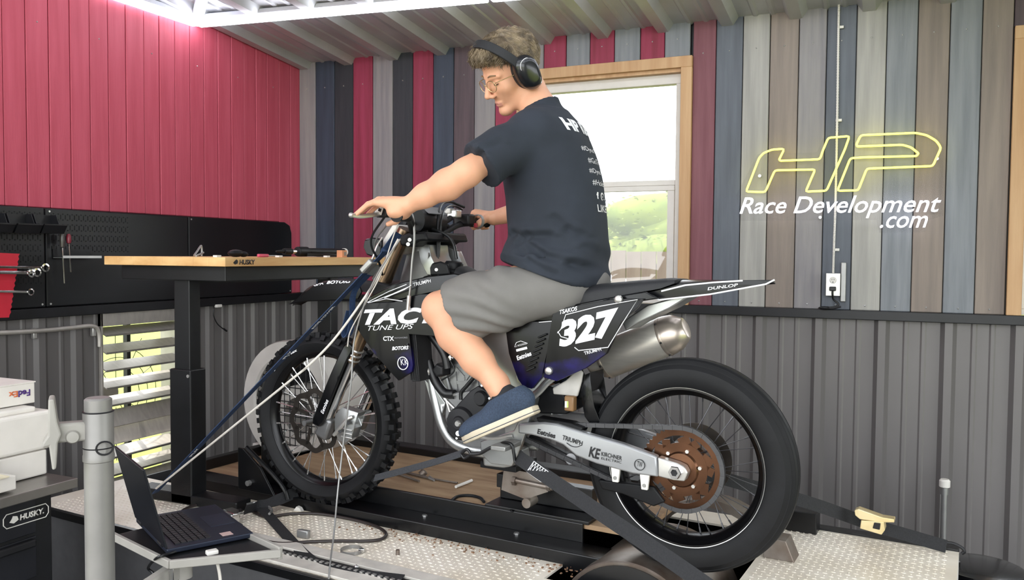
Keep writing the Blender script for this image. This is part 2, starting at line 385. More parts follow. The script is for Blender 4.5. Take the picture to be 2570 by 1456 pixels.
# ------------------------------------------------------------------ outside, seen through the window
M_leaf = mat('sunlit_leaves', '#4f5c12', .9, 0, col2='#68721c', scale=2.2, bump=.5, bscale=8)
M_fence = mat('pink_fence', '#6f5d56', .8, 0, col2='#7d6c64', scale=3, stretch=(6, 1, .6))
def blob_tree(c, r, label, seed):
    rnd = random.Random(seed); root = empty('tree', (c[0], c[1], FLOOR), label=label, cat='tree', group='trees outside the window')
    mb = MB()
    for i in range(26):
        a, t, q = rnd.uniform(0, 6.28), math.acos(rnd.uniform(-.8, 1)), rnd.uniform(.45, .8)
        mb.ball((r[0]*q*math.sin(t)*math.cos(a), r[1]*q*math.sin(t)*math.sin(a), c[2]-FLOOR+r[2]*q*math.cos(t)), (r[0]*.42, r[1]*.42, r[2]*.42), 10, 7)
    lf = MB()
    for i in range(3800):
        a, t = rnd.uniform(0, 6.28), math.acos(rnd.uniform(-.9, 1)); q = rnd.uniform(.72, 1.22); c3 = Vector((r[0]*q*math.sin(t)*math.cos(a), r[1]*q*math.sin(t)*math.sin(a), c[2]-FLOOR+r[2]*q*math.cos(t)))
        R3 = Matrix.Rotation(rnd.uniform(0, 6.28), 3, 'Z') @ Matrix.Rotation(rnd.uniform(-1.2, 1.2), 3, 'X'); k = rnd.uniform(.04, .09)
        lf.add([c3+R3 @ Vector(p) for p in ((-k, 0, 0), (0, -k*.5, .01), (k, 0, 0), (0, k*.5, .01))], [(0, 1, 2, 3)])
    lf.build('leaves', M_leaf, root, smooth=0, kind='stuff')
    mb.build('foliage', M_leaf, root); MB().cyl((0, 0, 0), (0, 0, c[2]-FLOOR), r[0]*.1, 8).build('trunk', M_brown, root)
blob_tree((-3.0, 17.5, 1.15), (3.3, 1.5, 1.25), 'broad yellow-green tree on the right behind the pale fence', 1)
blob_tree((-9.6, 18.5, .9), (2.0, 1.5, 1.1), 'lower yellow-green tree on the left behind the pale fence', 2)
blob_tree((4.4, 18.0, 1.2), (2.4, 1.5, 1.6), 'yellow-green tree outside the window at the far right', 3)
fn = empty('fence', (-3, 10.5, FLOOR), label='pinkish board fence outside the window', cat='fence')
for i in range(40):
    o = MB().box((0, 0, .85), (.19, .02, 1.7)).build('board', M_fence, fn, smooth=0) if i == 0 else copy_of(bd, fn)
    bd = bd if i else o
    o.location = (-4+i*.2, 0, random.uniform(-.012, .012))
for z in (.4, 1.5): MB().box((0, .03, z), (8, .04, .08)).build('fence_rail', M_fence, fn, smooth=0)
# ================================================================== LED frame light under the roof
ZL = 2.42
M_led = mat('led_diffuser', '#ffffff', .4, 0, var=.0, emit='#f1f4ff', es=LED_STRENGTH); M_ledh = mat('led_housing', '#c9ccd6', .5, 0, var=.03)
c0_ = Vector(WZ(494, 60, ZL)); e1 = (Vector(WZ(1140, 3, ZL))-c0_); e1.z = 0; e1.normalize(); e2 = (Vector(WZ(300, -4, ZL))-c0_); e2.z = 0; e2.normalize()
lamp = empty('led_frame_light', c0_, label='white LED tube frame hanging under the metal roof', cat='light')
def led(a, b):
    a, b = Vector(a), Vector(b); u_ = (b-a).normalized()
    h_ = MB().bar(a+Vector((0, 0, .034)), b+Vector((0, 0, .034)), .054, .026).build('tube_housing', M_ledh, lamp, smooth=0, bevel=.004)
    MB().bar(a+u_*.01, b-u_*.01, .050, .036).build('tube', M_led, lamp, smooth=0, bevel=.008)
L1, L2 = 3.6, 2.7
K = lambda a, b: e1*a+e2*b
for a, b in ((K(0, 0), K(L1/2, 0)), (K(L1/2, 0), K(L1, 0)), (K(0, 0), K(0, L2/2)), (K(0, L2/2), K(0, L2)), (K(0, L2), K(L1, L2)), (K(L1, 0), K(L1, L2))): led(a, b)
hx = [K(.46, .46), K(.46, L2-.46), K(L1-.46, .46), K(L1-.46, L2-.46)]
for q, cn in zip(hx, (K(0, 0), K(0, L2), K(L1, 0), K(L1, L2))): led(cn, q)
for a, b in ((hx[0], hx[1]), (hx[1], hx[3]), (hx[3], hx[2])): led(a, b)
for q in (K(0, 0), K(L1, 0), K(0, L2), K(L1, L2), *hx): MB().cyl(Vector(q)+Vector((0, 0, -.004)), Vector(q)+Vector((0, 0, .042)), .034, 6).build('corner_connector', M_ledh, lamp, smooth=0)
for q in (K(0, 0), K(L1, 0), K(0, L2), K(L1, L2)):
    yw_ = c0_.y+q.y; MB().cyl(Vector(q)+Vector((0, 0, .04)), Vector((q.x, q.y, roof(yw_)-ZL-.002)), .002, 6).build('hanger', M_galv if 'M_galv' in globals() else M_ledh, lamp)
# ================================================================== dyno platform (built in the motorcycle's frame)
DECK, LEDGE, WOODZ = .05, .093, .155
M_plate = mat('tread_plate', '#e2d8c6', .42, .12, col2='#f6efe2', scale=5, bump=.06, bscale=40)
M_beam = mat('black_beam_paint', '#08090c', .32, .1, var=.25, bump=.06, bscale=30)
M_ply = mat('worn_plywood', '#8a6d51', .7, 0, col2='#a58a6b', scale=4, stretch=(1.2, 6, 1), bump=.1)
M_alu = mat('bare_aluminium', '#c9c8c5', .33, .8, var=.06); M_galv = mat('grey_metal', '#9b9b9a', .4, .7, var=.08)
M_rubber = mat('black_rubber', '#0c0d10', .6, 0, var=.2, spec=.3, bump=.1, bscale=90); M_webb = mat('black_webbing', '#191a1d', .8, 0, var=.3, scale=200, bump=.3, bscale=500)
M_webg = mat('grey_webbing', '#3a3c40', .75, 0, var=.2, scale=200, bump=.3, bscale=500)
M_zinc = mat('yellow_zinc', '#cdb57c', .35, .6, col2='#e3d2a6', scale=10); M_chrome = mat('chrome', '#d8d8d8', .14, 1, var=.04)
M_white = mat('white_plastic', '#d9d6d0', .4, 0, var=.04); M_rust = mat('worn_steel', '#6b5b50', .45, .7, col2='#8c857e', scale=9)
dyno = empty('dyno_platform', OB, PHI, label='low black-framed dynamometer platform with tread plate deck and roller under the motorcycle', cat='dynamometer')
def deck_piece(name, x0, x1, y0, y1, z0=FLOOR+.02, m=M_plate):
    o = MB().box(((x0+x1)/2, (y0+y1)/2, DECK-.004), (x1-x0, y1-y0, .008)).build(name, m, dyno, smooth=0); return o
XL, XR, YN, YF = -2.62, .74, -.53, .80
SX0, SX1, SY0, SY1 = -.42, .13, -.17, .66     # slot for the drum
for a, b, c, d in ((XL, SX0, YN, -.03), (SX0, SX1, YN, SY0), (SX1, XR, YN, YF), (SX0, SX1, SY1, YF)):
    deck_piece('tread_plate', a, b, c, d)
# raised lugs of the tread plate
mb = MB(); p = .0225
for (a, b, c, d) in ((-1.95, SX0, YN, -.035), (SX0, SX1, YN, SY0), (SX1+.01, XR, -.30, YF), (-2.55, -1.95, -.53, -.035)):
    i0 = int(math.floor(a/p))
    for i in range(i0+1, int(b/p)):
        for j in range(int(math.floor(c/p))+1, int(d/p)):
            x, y = i*p, j*p
            if not (a+.012 < x < b-.012 and c+.012 < y < d-.012): continue
            dx, dy = (.0088, .003) if (i+j) % 2 else (.003, .0088)
            mb.add([(x-dx, y, DECK), (x+dx, y, DECK), (x, y-dy, DECK), (x, y+dy, DECK), (x-dx*.45, y, DECK+.002), (x+dx*.45, y, DECK+.002)], [(0, 2, 4), (2, 5, 4), (2, 1, 5), (1, 3, 5), (3, 4, 5), (3, 0, 4)])
mb.build('tread_lugs', M_plate, dyno, smooth=0, kind='stuff')
# sides of the platform box
M_case = mat('platform_side', '#5c5c5e', .45, .4, var=.1)
MB().box(((XL+XR)/2, YN+.006, (FLOOR+DECK-.01)/2), (XR-XL, .012, DECK-.01-FLOOR)).build('front_skirt', M_case, dyno, smooth=0)
MB().box((XR-.006, (YN+YF)/2, (FLOOR+DECK-.01)/2), (.012, YF-YN, DECK-.01-FLOOR)).build('end_skirt', M_vinyl, dyno, smooth=0)
MB().box(((XL+XR)/2, YF-.006, (FLOOR+DECK-.01)/2), (XR-XL, .012, DECK-.01-FLOOR)).build('rear_skirt', M_beam, dyno, smooth=0)
MB().box((XL+.006, (YN+YF)/2, (FLOOR+DECK-.01)/2), (.012, YF-YN, DECK-.01-FLOOR)).build('end_skirt', M_case, dyno, smooth=0)
MB().box(((SX1+XR)/2, YF+.015, DECK-.002), (XR-SX1, .05, .02)).build('edge_angle', M_beam, dyno, smooth=0, bevel=.002)
MB().box(((XL+XR)/2, YN-.004, DECK-.012), (XR-XL, .02, .03)).build('edge_channel', M_beam, dyno, smooth=0, bevel=.002)
rg = random.Random(3); mb = MB()
for i in range(170):
    t = rg.random(); x = -1.32+1.0*t; y = -.035-abs(rg.gauss(0, .045)); s_ = rg.uniform(.0015, .005); mb.box((x, y, DECK+s_*.4), (s_*1.6, s_, s_*.8), Matrix.Rotation(rg.uniform(0, 3), 3, 'Z'))
mb.build('rust_flakes', mat('rust_flakes', '#80624b', .9), dyno, smooth=0, kind='stuff')
# wheel beam: near flange, web and timber bed
def beam(name, y0, y1, z0, z1, x0=-2.35, x1=SX0+.02, m=M_beam): return MB().box(((x0+x1)/2, (y0+y1)/2, (z0+z1)/2), (x1-x0, y1-y0, z1-z0)).build(name, m, dyno, smooth=0, bevel=.003)
beam('near_flange', -.028, .085, DECK-.02, LEDGE, x1=-.24)
beam('web', .085, .100, LEDGE-.03, WOODZ+.004, x0=-1.98)
beam('far_beam', .62, .70, DECK-.02, WOODZ+.03)
MB().box((-1.09, .36, WOODZ-.009), (1.78, .52, .018)).build('plywood_bed', M_ply, dyno, smooth=0, bevel=.002)
MB().box((-2.16, .35, DECK+.03), (.36, .50, .012)).build('plywood_tray', M_ply, dyno, smooth=0)
beam('end_beam', .09, .62, DECK, LEDGE+.04, x0=-2.35, x1=-2.31)
beam('cross_beam', .10, .62, DECK, WOODZ, x0=-2.0, x1=-1.94)
for x in (-1.04, -.64): MB().cyl((x, .045, LEDGE), (x, .045, LEDGE+.006), .010, 6).build('bolt', M_galv, dyno)
# drum
DC = Vector((-.157, 0, -.118)); DR = .248
d = MB().lathe([(0, -.105), (.205, -.105), (.21, -.098), (DR-.004, -.105), (DR, -.10), (DR, .34), (0, .34)], DC, (0, 1, 0), 72).build('roller_drum', M_rust, dyno, smooth=30)
MB().lathe([(0, -.112), (.235, -.109), (.235, -.104)], DC, (0, 1, 0), 60).build('drum_end_plate', M_beam, d, smooth=30)
MB().lathe([(.23, .46), (.26, .46), (.26, .56), (.23, .56)], Vector((-.06, 0, -.06)), (0, 1, 0), 40, close=True).build('drum_guard', M_rust, dyno, smooth=30)
MB().box((.19, .76, .085), (.16, .08, .09)).build('bearing_block', M_beam, dyno, smooth=0, bevel=.004)
g = MB().prism([(.15, DECK), (.255, DECK), (.225, DECK+.07), (.15, DECK+.07)], .38, .47).build('angle_stop', M_rust, dyno, smooth=0, bevel=.003)
# front wheel chock
MB().prism([(-1.93, LEDGE), (-1.72, LEDGE), (-1.80, .20), (-1.90, .27), (-1.93, .27)], -.055, -.045).build('chock_plate', M_beam, dyno, smooth=0, bevel=.003)
MB().prism([(-1.93, LEDGE), (-1.72, LEDGE), (-1.80, .20), (-1.90, .27), (-1.93, .27)], .075, .085).build('chock_plate', M_beam, dyno, smooth=0, bevel=.003)
MB().tube(smooth_path([(-1.87, -.062, .28), (-1.80, -.066, .24), (-1.72, -.066, .19), (-1.66, -.064, .14), (-1.64, -.06, LEDGE)]), .009, 8).build('chock_hoop', M_beam, dyno)
MB().cyl((-1.86, -.07, .13), (-1.86, -.055, .13), .012, 8).build('chock_bolt', M_galv, dyno)

# engine lift stand standing on the plywood
lift = empty('lift_stand', l2w((-.62, .22, WOODZ)), PHI, label='small black steel lift stand with rusty bolt under the engine', cat='stand')
MB().box((.03, -.03, .006), (.42, .20, .012)).build('foot_plate', M_beam, lift, smooth=0, bevel=.002)
MB().box((.02, -.01, .055), (.38, .05, .085)).build('base_channel', M_beam, lift, smooth=0, bevel=.003)
MB().box((-.07, -.06, .11), (.11, .16, .05)).build('post_block', M_beam, lift, smooth=0, bevel=.003)
MB().cyl((-.20, -.09, .165), (-.02, -.09, .165), .022, 14).build('cross_pin', M_rust, lift)
MB().box((-.085, -.12, .178), (.15, .16, .024)).build('rubber_pad', M_rubber, lift, smooth=0, bevel=.004)
MB().prism([(-.10, .08), (.0, .06), (.09, .10), (.06, .155), (-.09, .165)], -.148, -.142).build('side_plate', M_rust, lift, smooth=0, bevel=.001)
MB().cyl((-.04, -.15, .125), (.11, -.15, .118), .010, 10).build('threaded_rod', M_rust, lift)
MB().cyl((.01, -.16, .05), (.01, -.10, .05), .018, 12).build('pivot_bolt', M_rust, lift)
for x in (-.05, .09): MB().cyl((x, -.15, .122), (x+.014, -.15, .122), .017, 6).build('nut', M_rust, lift)
# ================================================================== motorcycle (frame: x to the rear, y away from the camera, z up; origin under the rear axle)
bike = empty('motorcycle', OB, PHI, label='black motocross motorcycle with white number 327 standing on the dyno', cat='motorcycle')
M_gloss = mat('black_gloss_plastic', '#07080b', .25, 0, var=.25, spec=.3, coat=.1)
M_matte = mat('black_matte_plastic', '#0c0d10', .5, 0, var=.2, bump=.05, bscale=200, spec=.3)
M_seat = mat('seat_vinyl', '#1b1c20', .62, 0, var=.12, bump=.2, bscale=400)
M_graph = mat('purple_black_graphic', '#06060a', .3, 0, col2='#1d165a', scale=7, ramp=(.54, .72), spec=.25, coat=.06)
_n = M_graph.node_tree.nodes; _l = M_graph.node_tree.links
_sx = _n.new('ShaderNodeSeparateXYZ'); _mr = _n.new('ShaderNodeMapRange'); _ad = _n.new('ShaderNodeMath'); _ad.operation = 'ADD'
_tc = [q for q in _n if q.type == 'TEX_COORD'][0]; _nz = [q for q in _n if q.type == 'TEX_NOISE'][0]; _rp = [q for q in _n if q.type == 'VALTORGB'][0]
_l.new(_tc.outputs['Object'], _sx.inputs[0]); _l.new(_sx.outputs['Z'], _mr.inputs['Value'])
for _k, _v in (('From Min', .84), ('From Max', .74), ('To Min', -.35), ('To Max', .12)): _mr.inputs[_k].default_value = _v
_l.new(_nz.outputs['Fac'], _ad.inputs[0]); _l.new(_mr.outputs[0], _ad.inputs[1]); _l.new(_ad.outputs[0], _rp.inputs['Fac'])   # printed purple fades in low on the panels
M_print = mat('white_print', '#e6e6ea', .45, 0, var=.02); M_printb = mat('black_print', '#101014', .45, 0, var=.02)
M_frame = mat('cast_aluminium', '#aeb0b0', .34, .85, var=.06, bump=.04, bscale=60); M_sarm = mat('satin_swingarm', '#a6a8ab', .36, .6, var=.03)
M_eng = mat('engine_alloy', '#808081', .42, .8, var=.16, bump=.15, bscale=50); M_mag = mat('black_magnesium', '#1c1c1f', .5, .3, var=.12, bump=.05, bscale=150)
M_brz = mat('fork_bronze', '#7d6a57', .24, .9, var=.08); M_brass = mat('copper_sprocket', '#3b281d', .3, .9, col2='#644634', scale=5)
M_titan = mat('brushed_silencer', '#c9c5bd', .36, .6, var=.06, stretch=(1, 1, 6)); M_ti2 = mat('silencer_cap', '#b5aaa0', .3, .75, var=.06)
M_spoke = mat('spoke_steel', '#d2d2d2', .25, .9); M_rimb = mat('black_rim', '#0b0b0e', .25, .4, var=.1); M_cable = mat('black_cable', '#0e0f12', .4)
M_wirew = mat('white_cable', '#cfcac2', .5, 0, var=.05); M_disc = mat('brake_disc_steel', '#4a4541', .35, .85); M_fin = mat('radiator_fin', '#3a3a3c', .5, .5)
def px(pts, yl): return [tuple(BL(x, y, yl)[[0, 2]]) for x, y in pts]
def panel(name, pts, yl, thick, m, parent=bike, bulge=0.0, bevel=.004, tilt=None):
    """moulded side panel: outline in the side view, cambered towards the rider's knee"""
    P = px(pts, yl) if pts[0][0] > 20 else list(pts)
    bm = bmesh.new(); vs = [bm.verts.new((x, 0, z)) for x, z in P]; bm.faces.new(vs)
    bmesh.ops.triangulate(bm, faces=bm.faces); 
    for _ in range(4):
        es = [e for e in bm.edges if e.calc_length() > .035]
        if not es: break
        bmesh.ops.subdivide_edges(bm, edges=es, cuts=1); bmesh.ops.triangulate(bm, faces=bm.faces)
    bmesh.ops.beautify_fill(bm, faces=bm.faces, edges=[e for e in bm.edges if len(e.link_faces) == 2])
    cx = sum(p[0] for p in P)/len(P); cz = sum(p[1] for p in P)/len(P); rx = max(abs(p[0]-cx) for p in P); rz = max(abs(p[1]-cz) for p in P)
    f = tilt or (lambda x, z: 0.0)
    for v in bm.verts:
        q = ((v.co.x-cx)/rx)**2+((v.co.z-cz)/rz)**2
        v.co.y = yl-bulge*max(0, 1-q*.8)+f(v.co.x, v.co.z)
    g = bmesh.ops.extrude_face_region(bm, geom=bm.faces[:])
    for e in g['geom']:
        if isinstance(e, bmesh.types.BMVert): e.co.y += thick
    bmesh.ops.recalc_face_normals(bm, faces=bm.faces); me = bpy.data.meshes.new(name); bm.to_mesh(me); bm.free()
    return obj(name, me, m, parent, smooth=50, bevel=bevel)
def word(s, x0, y0, x1, y1, on, m=M_print, h=None, shear=.25, bold=.02, name='lettering', parent=None, yl=None, space=1.0):
    """writing pressed on a panel between two photographed baseline points"""
    yy = yl if yl is not None else -.16
    a, b = Vector(BL(x0, y0, yy)), Vector(BL(x1, y1, yy)); a.y = b.y = -.6; xd = b-a; w = xd.length; xd.normalize(); up = Vector((0, -1, 0)).cross(xd)*-1; up = Vector((-xd.z, 0, xd.x))
    bv = on if isinstance(on, BVHTree) else bvh_of(on)
    return lettering(name, s, m, parent or (on if not isinstance(on, BVHTree) else bike), a, xd, up, width=w, height=h, shear=shear, bold=bold, bvh=bv, cast=(0, 1, 0), off=.0018, space=space)

# ---------------------------------------------------------------- wheels
def knobby(R, hw, rim, n=64):
    prof = [(rim, -hw*.62), (rim+.012, -hw*.85), (rim+(R-rim)*.5, -hw*1.0), (R-.020, -hw*.82), (R-.012, -hw*.45), (R-.011, 0), (R-.012, hw*.45), (R-.020, hw*.82), (rim+(R-rim)*.5, hw), (rim+.012, hw*.85), (rim, hw*.62)]
    mb = MB().lathe(prof, (0, 0, 0), (0, 1, 0), n, close=True)
    for i in range(54):
        a = 2*math.pi*i/54; odd = i % 2
        for yy, w, rr in (((-hw*.80, .016, R-.016), (hw*.80, .016, R-.016), (0, .026, R-.005)) if odd else ((-hw*.42, .018, R-.006), (hw*.42, .018, R-.006))):
            c = Vector((math.cos(a)*(rr-.002), yy, math.sin(a)*(rr-.002))); Rm = Matrix.Rotation(-a, 3, 'Y')
            tl = Matrix.Rotation(-.55*(1 if yy > 0 else -1 if yy < 0 else 0)*(1 if abs(yy) > hw*.6 else .35), 3, 'Z')
            mb.box(c, (.022, w, .021), Rm @ tl)
    return mb
def wheel_spokes(parent, R_rim, hub_r, hub_w, n, m, rr=.0019):
    for i in range(n):
        a = 2*math.pi*i/n; s = -1 if i % 2 else 1; tw = .42 if (i//2) % 2 else -.42
        p0 = Vector((math.cos(a+tw)*hub_r, s*hub_w, math.sin(a+tw)*hub_r)); p1 = Vector((math.cos(a)*R_rim, s*.010, math.sin(a)*R_rim))
        mb = MB().cyl(p0, p1, rr, 6); dv = (p1-p0).normalized(); mb.cyl(p1-dv*.018, p1, rr*1.9, 6)
        mb.build('spoke', m, parent)
FW_C = Vector((-1.491, 0, .432)); FR = .341
fw = empty('front_wheel', FW_C, math.radians(2.6), parent=bike)
ty = knobby(FR, .046, .268).build('tyre', M_rubber, fw, smooth=40)
MB().lathe([(.268, -.026), (.275, -.029), (.272, -.024), (.262, -.020), (.255, -.008), (.2535, 0), (.255, .008), (.262, .020), (.272, .024), (.275, .029), (.268, .026), (.248, .010), (.245, 0), (.248, -.010)], (0, 0, 0), (0, 1, 0), 72, close=True).build('rim', M_rimb, fw)
MB().lathe([(.0, -.058), (.022, -.058), (.024, -.040), (.038, -.036), (.040, -.028), (.022, -.02), (.022, .02), (.036, .028), (.036, .036), (.02, .05), (0, .05)], (0, 0, 0), (0, 1, 0), 32).build('hub', M_eng, fw)
wheel_spokes(fw, .2535, .037, .031, 36, M_spoke)
# wavy brake disc
v = []; f = []; N = 96
for i in range(N):
    a = 2*math.pi*i/N; ro = .124+.005*math.cos(8*a); ri = .100+.009*math.cos(8*a)
    for r_, y_ in ((ro, -.068), (ri, -.068), (ri, -.064), (ro, -.064)): v.append((r_*math.cos(a), y_, r_*math.sin(a)))
for i in range(N):
    j = (i+1) % N
    for k in range(4): f.append((i*4+k, i*4+(k+1) % 4, j*4+(k+1) % 4, j*4+k))
dm = MB().add(v, f)
for i in range(8):
    a = 2*math.pi*(i+.5)/8; dm.bar((.04*math.cos(a-.25), -.066, .04*math.sin(a-.25)), (.108*math.cos(a), -.066, .108*math.sin(a)), .004, .013, (math.cos(a+1.57), 0, math.sin(a+1.57)))
dm.build('brake_disc', M_disc, fw)
# tyre writing
def arc_word(s, R, a0, a1, y, m, parent, h, name='tyre_lettering'):
    me = text_mesh(s, 1.0, 0, .02); co = np.empty(len(me.vertices)*3); me.vertices.foreach_get('co', co); co = co.reshape(-1, 3); lo, hi = co.min(0), co.max(0); k = h/(hi[1]-lo[1])
    for q in co:
        t = a0+(a1-a0)*(q[0]-lo[0])/(hi[0]-lo[0]); r = R+(q[1]-lo[1])*k; q[:] = (-math.cos(t)*r, y+.10*(r-R), math.sin(t)*r)
    me.vertices.foreach_set('co', co.ravel()); me.update(); return obj(name, me, m, parent, smooth=0)
arc_word('313 GeoMax', .287, math.radians(38), math.radians(68), -.0465, M_print, fw, .011)

RW_C = Vector((0, 0, .44)); RR = .335
rw = empty('rear_wheel', RW_C, 0, parent=bike)
hw = .062; prof = [(.240, -.045), (.248, -.052), (.262, -.058), (.285, -hw), (.305, -.058), (.318, -.048)]
for yy in (-.044, -.030, -.016, 0, .016, .030, .044):
    rr = RR-(yy/.062)**2*.030
    if abs(yy) in (.044, .030, .016): prof += [(rr, yy-.004), (rr-.005, yy-.002), (rr-.005, yy+.002), (rr, yy+.004)]
    else: prof += [(rr, yy)]
prof += [(.318, .048), (.305, .058), (.285, hw), (.262, .058), (.248, .052), (.240, .045)]
MB().lathe(prof, (0, 0, 0), (0, 1, 0), 120, close=True).build('tyre', M_rubber, rw, smooth=25)
MB().lathe([(.2455, -.0535), (.2475, -.0545), (.2475, -.0525), (.2455, -.0515)], (0, 0, 0), (0, 1, 0), 120, close=True).build('rim_line', M_alu, rw)
MB().lathe([(.245, -.047), (.2465, -.053), (.240, -.053), (.232, -.040), (.222, -.030), (.218, -.010), (.217, 0), (.218, .010), (.222, .03), (.232, .04), (.246, .053), (.245, .047)], (0, 0, 0), (0, 1, 0), 96, close=True).build('rim', M_rimb, rw, smooth=40)
MB().lathe([(0, -.07), (.05, -.07), (.055, -.05), (.048, -.03), (.030, -.02), (.030, .03), (.050, .04), (.05, .06), (0, .06)], (0, 0, 0), (0, 1, 0), 32).build('hub', M_brass, rw)
wheel_spokes(rw, .219, .048, .036, 36, mat('dark_spoke', '#4d4d50', .35, .7), .0014)
# sprocket with teeth and cut-outs
v = []; f = []; N = 49*4
for i in range(N):
    a = 2*math.pi*i/N; ro = .1235+(.0055 if (i % 4) in (1, 2) else 0)
    for r_, y_ in ((ro, -.079), (.104, -.079), (.104, -.073), (ro, -.073)): v.append((r_*math.cos(a), y_, r_*math.sin(a)))
for i in range(N):
    j = (i+1) % N
    for k in range(4): f.append((i*4+k, i*4+(k+1) % 4, j*4+(k+1) % 4, j*4+k))
sp = MB().add(v, f); sp.lathe([(.048, -.0795), (.082, -.0795), (.082, -.073), (.048, -.073)], (0, 0, 0), (0, 1, 0), 48, close=True)
for i in range(6):
    a = math.pi*i/3+.2; sp.bar((.066*math.cos(a), -.076, .066*math.sin(a)), (.1*math.cos(a+.30), -.076, .1*math.sin(a+.30)), .0058, .036, (-math.sin(a), 0, math.cos(a)))
    sp.bar((.066*math.cos(a), -.076, .066*math.sin(a)), (.1*math.cos(a-.2), -.076, .1*math.sin(a-.2)), .0058, .026, (-math.sin(a), 0, math.cos(a)))
so = sp.build('sprocket', M_brass, rw, smooth=30)
MB().lathe([(.028, -.088), (.05, -.086), (.055, -.08), (.055, -.07)], (0, 0, 0), (0, 1, 0), 40).build('bearing_carrier', M_brass, rw)
for i in range(6):
    a = math.pi*i/3+.2; MB().cyl((.061*math.cos(a), -.086, .061*math.sin(a)), (.061*math.cos(a), -.079, .061*math.sin(a)), .006, 6).build('sprocket_bolt', M_alu, so)
MB().lathe([(.118, .066), (.118, .07), (.085, .07), (.085, .066)], (0, 0, 0), (0, 1, 0), 64, close=True).build('brake_disc', M_disc, rw)
# chain: links along the runs and round both sprockets
cs = Vector(BL(1330, 1085, -.078)); cs.y = 0; rs = .030; rc = .1275
def chain_path():
    d = Vector((0, 0, .44))-Vector((cs.x, 0, cs.z)); L = d.length; ang = math.atan2(d.z, d.x); off = math.asin((rc-rs)/L)
    out = []
    up = ang+math.pi/2+off; dn = ang-math.pi/2-off
    for k in range(13): a = up+(2*math.pi-(up-dn))*k/12; out.append((cs.x+rs*math.cos(a), cs.z+rs*math.sin(a)))
    k2 = []
    for k in range(41): a = dn+(up-dn)*k/40; k2.append((rc*math.cos(a), .44+rc*math.sin(a)))
    return out+k2
cp = chain_path(); cl = [Vector((x, -.076, z)) for x, z in cp]+[Vector((cp[0][0], -.076, cp[0][1]))]
seg = []; pit = .0159; acc = 0; pts = [cl[0]]
tot = sum((b-a).length for a, b in zip(cl[:-1], cl[1:])); nl = int(tot/pit); pit = tot/nl; t = 0; i = 0; d0 = 0
S_ = [0]
for a, b in zip(cl[:-1], cl[1:]): S_.append(S_[-1]+(b-a).length)
def at_s(s):
    for i in range(len(cl)-1):
        if S_[i+1] >= s: return cl[i].lerp(cl[i+1], (s-S_[i])/max(1e-9, S_[i+1]-S_[i]))
    return cl[-1]
mb = MB()
for k in range(nl):
    a, b = at_s(k*pit), at_s((k+1)*pit); o_ = .0062 if k % 2 else .0046
    for s in (-1, 1): mb.bar(a+Vector((0, s*o_, 0))-(b-a)*.22, b+Vector((0, s*o_, 0))+(b-a)*.22, .0018, .0135, (0, 1, 0) if False else (b-a).cross(Vector((0, 1, 0))))
    mb.cyl(a-Vector((0, .0045, 0)), a+Vector((0, .0045, 0)), .005, 6)
mb.build('chain', mat('chain_steel', '#48484a', .45, .5), bike, smooth=30, kind='stuff')

# ---------------------------------------------------------------- swingarm
sa = [(1300, 1064), (1364, 1060), (1397, 1064), (1463, 1085), (1562, 1114), (1648, 1146), (1652, 1198), (1588, 1190), (1496, 1164), (1446, 1144), (1413, 1116), (1380, 1103), (1331, 1091), (1300, 1088)]
s1 = panel('swingarm', sa, -.118, .030, M_sarm, bulge=.004, bevel=.006)
far = [(x+.0, z) for x, z in px(sa, -.118)]
panel('swingarm_far_arm', far, .09, .028, M_sarm, bevel=.006)
bl = panel('axle_block', [(1650, 1148), (1700, 1163), (1718, 1172), (1726, 1188), (1717, 1209), (1690, 1206), (1652, 1197)], -.122, .034, M_alu, bulge=.002, bevel=.004)
P_ = BL(1695, 1185, -.125); MB().lathe([(.011, -.012), (.019, -.012), (.021, -.008), (.021, .002), (.011, .002)], Vector(P_), (0, 1, 0), 6, close=True).build('axle_nut', M_chrome, bl, smooth=0)
MB().cyl((P_[0], -.13, P_[2]), (P_[0], .13, P_[2]), .0105, 16).build('rear_axle', M_mag, bike)
for x_, y_ in ((1546, 1192), (1619, 1211)):
    q = BL(x_, y_, -.105); c_ = MB().prism([(q[0]-.016, q[2]+.028), (q[0]+.016, q[2]+.028), (q[0]+.010, q[2]-.022), (q[0]-.010, q[2]-.022)], -.112, -.100).build('chain_guide_tab', M_white, bike, smooth=0, bevel=.002)
    MB().cyl((q[0], -.115, q[2]-.008), (q[0], -.110, q[2]-.008), .006, 8).build('tab_screw', M_galv, c_)
panel('chain_guide', [(1500, 1205), (1640, 1222), (1668, 1260), (1640, 1272), (1560, 1240), (1510, 1228)], -.09, .028, M_matte)
panel('chain_slider', [(1345, 1048), (1430, 1062), (1462, 1074), (1458, 1086), (1395, 1066), (1350, 1060)], -.106, .05, M_matte)
bs = bvh_of(s1)
word('Eetnies', 1348, 1089, 1393, 1101, s1, M_printb, shear=.05, bold=.03, yl=-.122); word('TRIUMPH', 1411, 1103, 1461, 1119, s1, M_printb, h=.015, shear=0, bold=.015, yl=-.122)
q = [Vector(BL(x, y, -.1245)) for x, y in ((1422, 1112), (1434, 1120), (1448, 1122), (1460, 1117))]; MB().tube(smooth_path(q), .0012, 5).build('lettering_swash', M_printb, s1)
word('KE', 1477, 1146, 1504, 1154, s1, M_printb, h=.034, shear=.12, bold=.03, yl=-.122); word('KIRCHNER', 1509, 1144, 1560, 1156, s1, M_printb, h=.0135, shear=0, bold=.01, yl=-.122); word('ELECTRIC', 1509, 1153, 1559, 1164, s1, M_printb, h=.0075, shear=0, bold=.0, yl=-.122)
q = Vector(BL(1605, 1167, -.1225)); MB().lathe([(.0155, -.0008), (.0175, -.0008), (.0175, .0008), (.0155, .0008)], q, (0, 1, 0), 28, close=True).build('round_emblem', M_printb, s1)
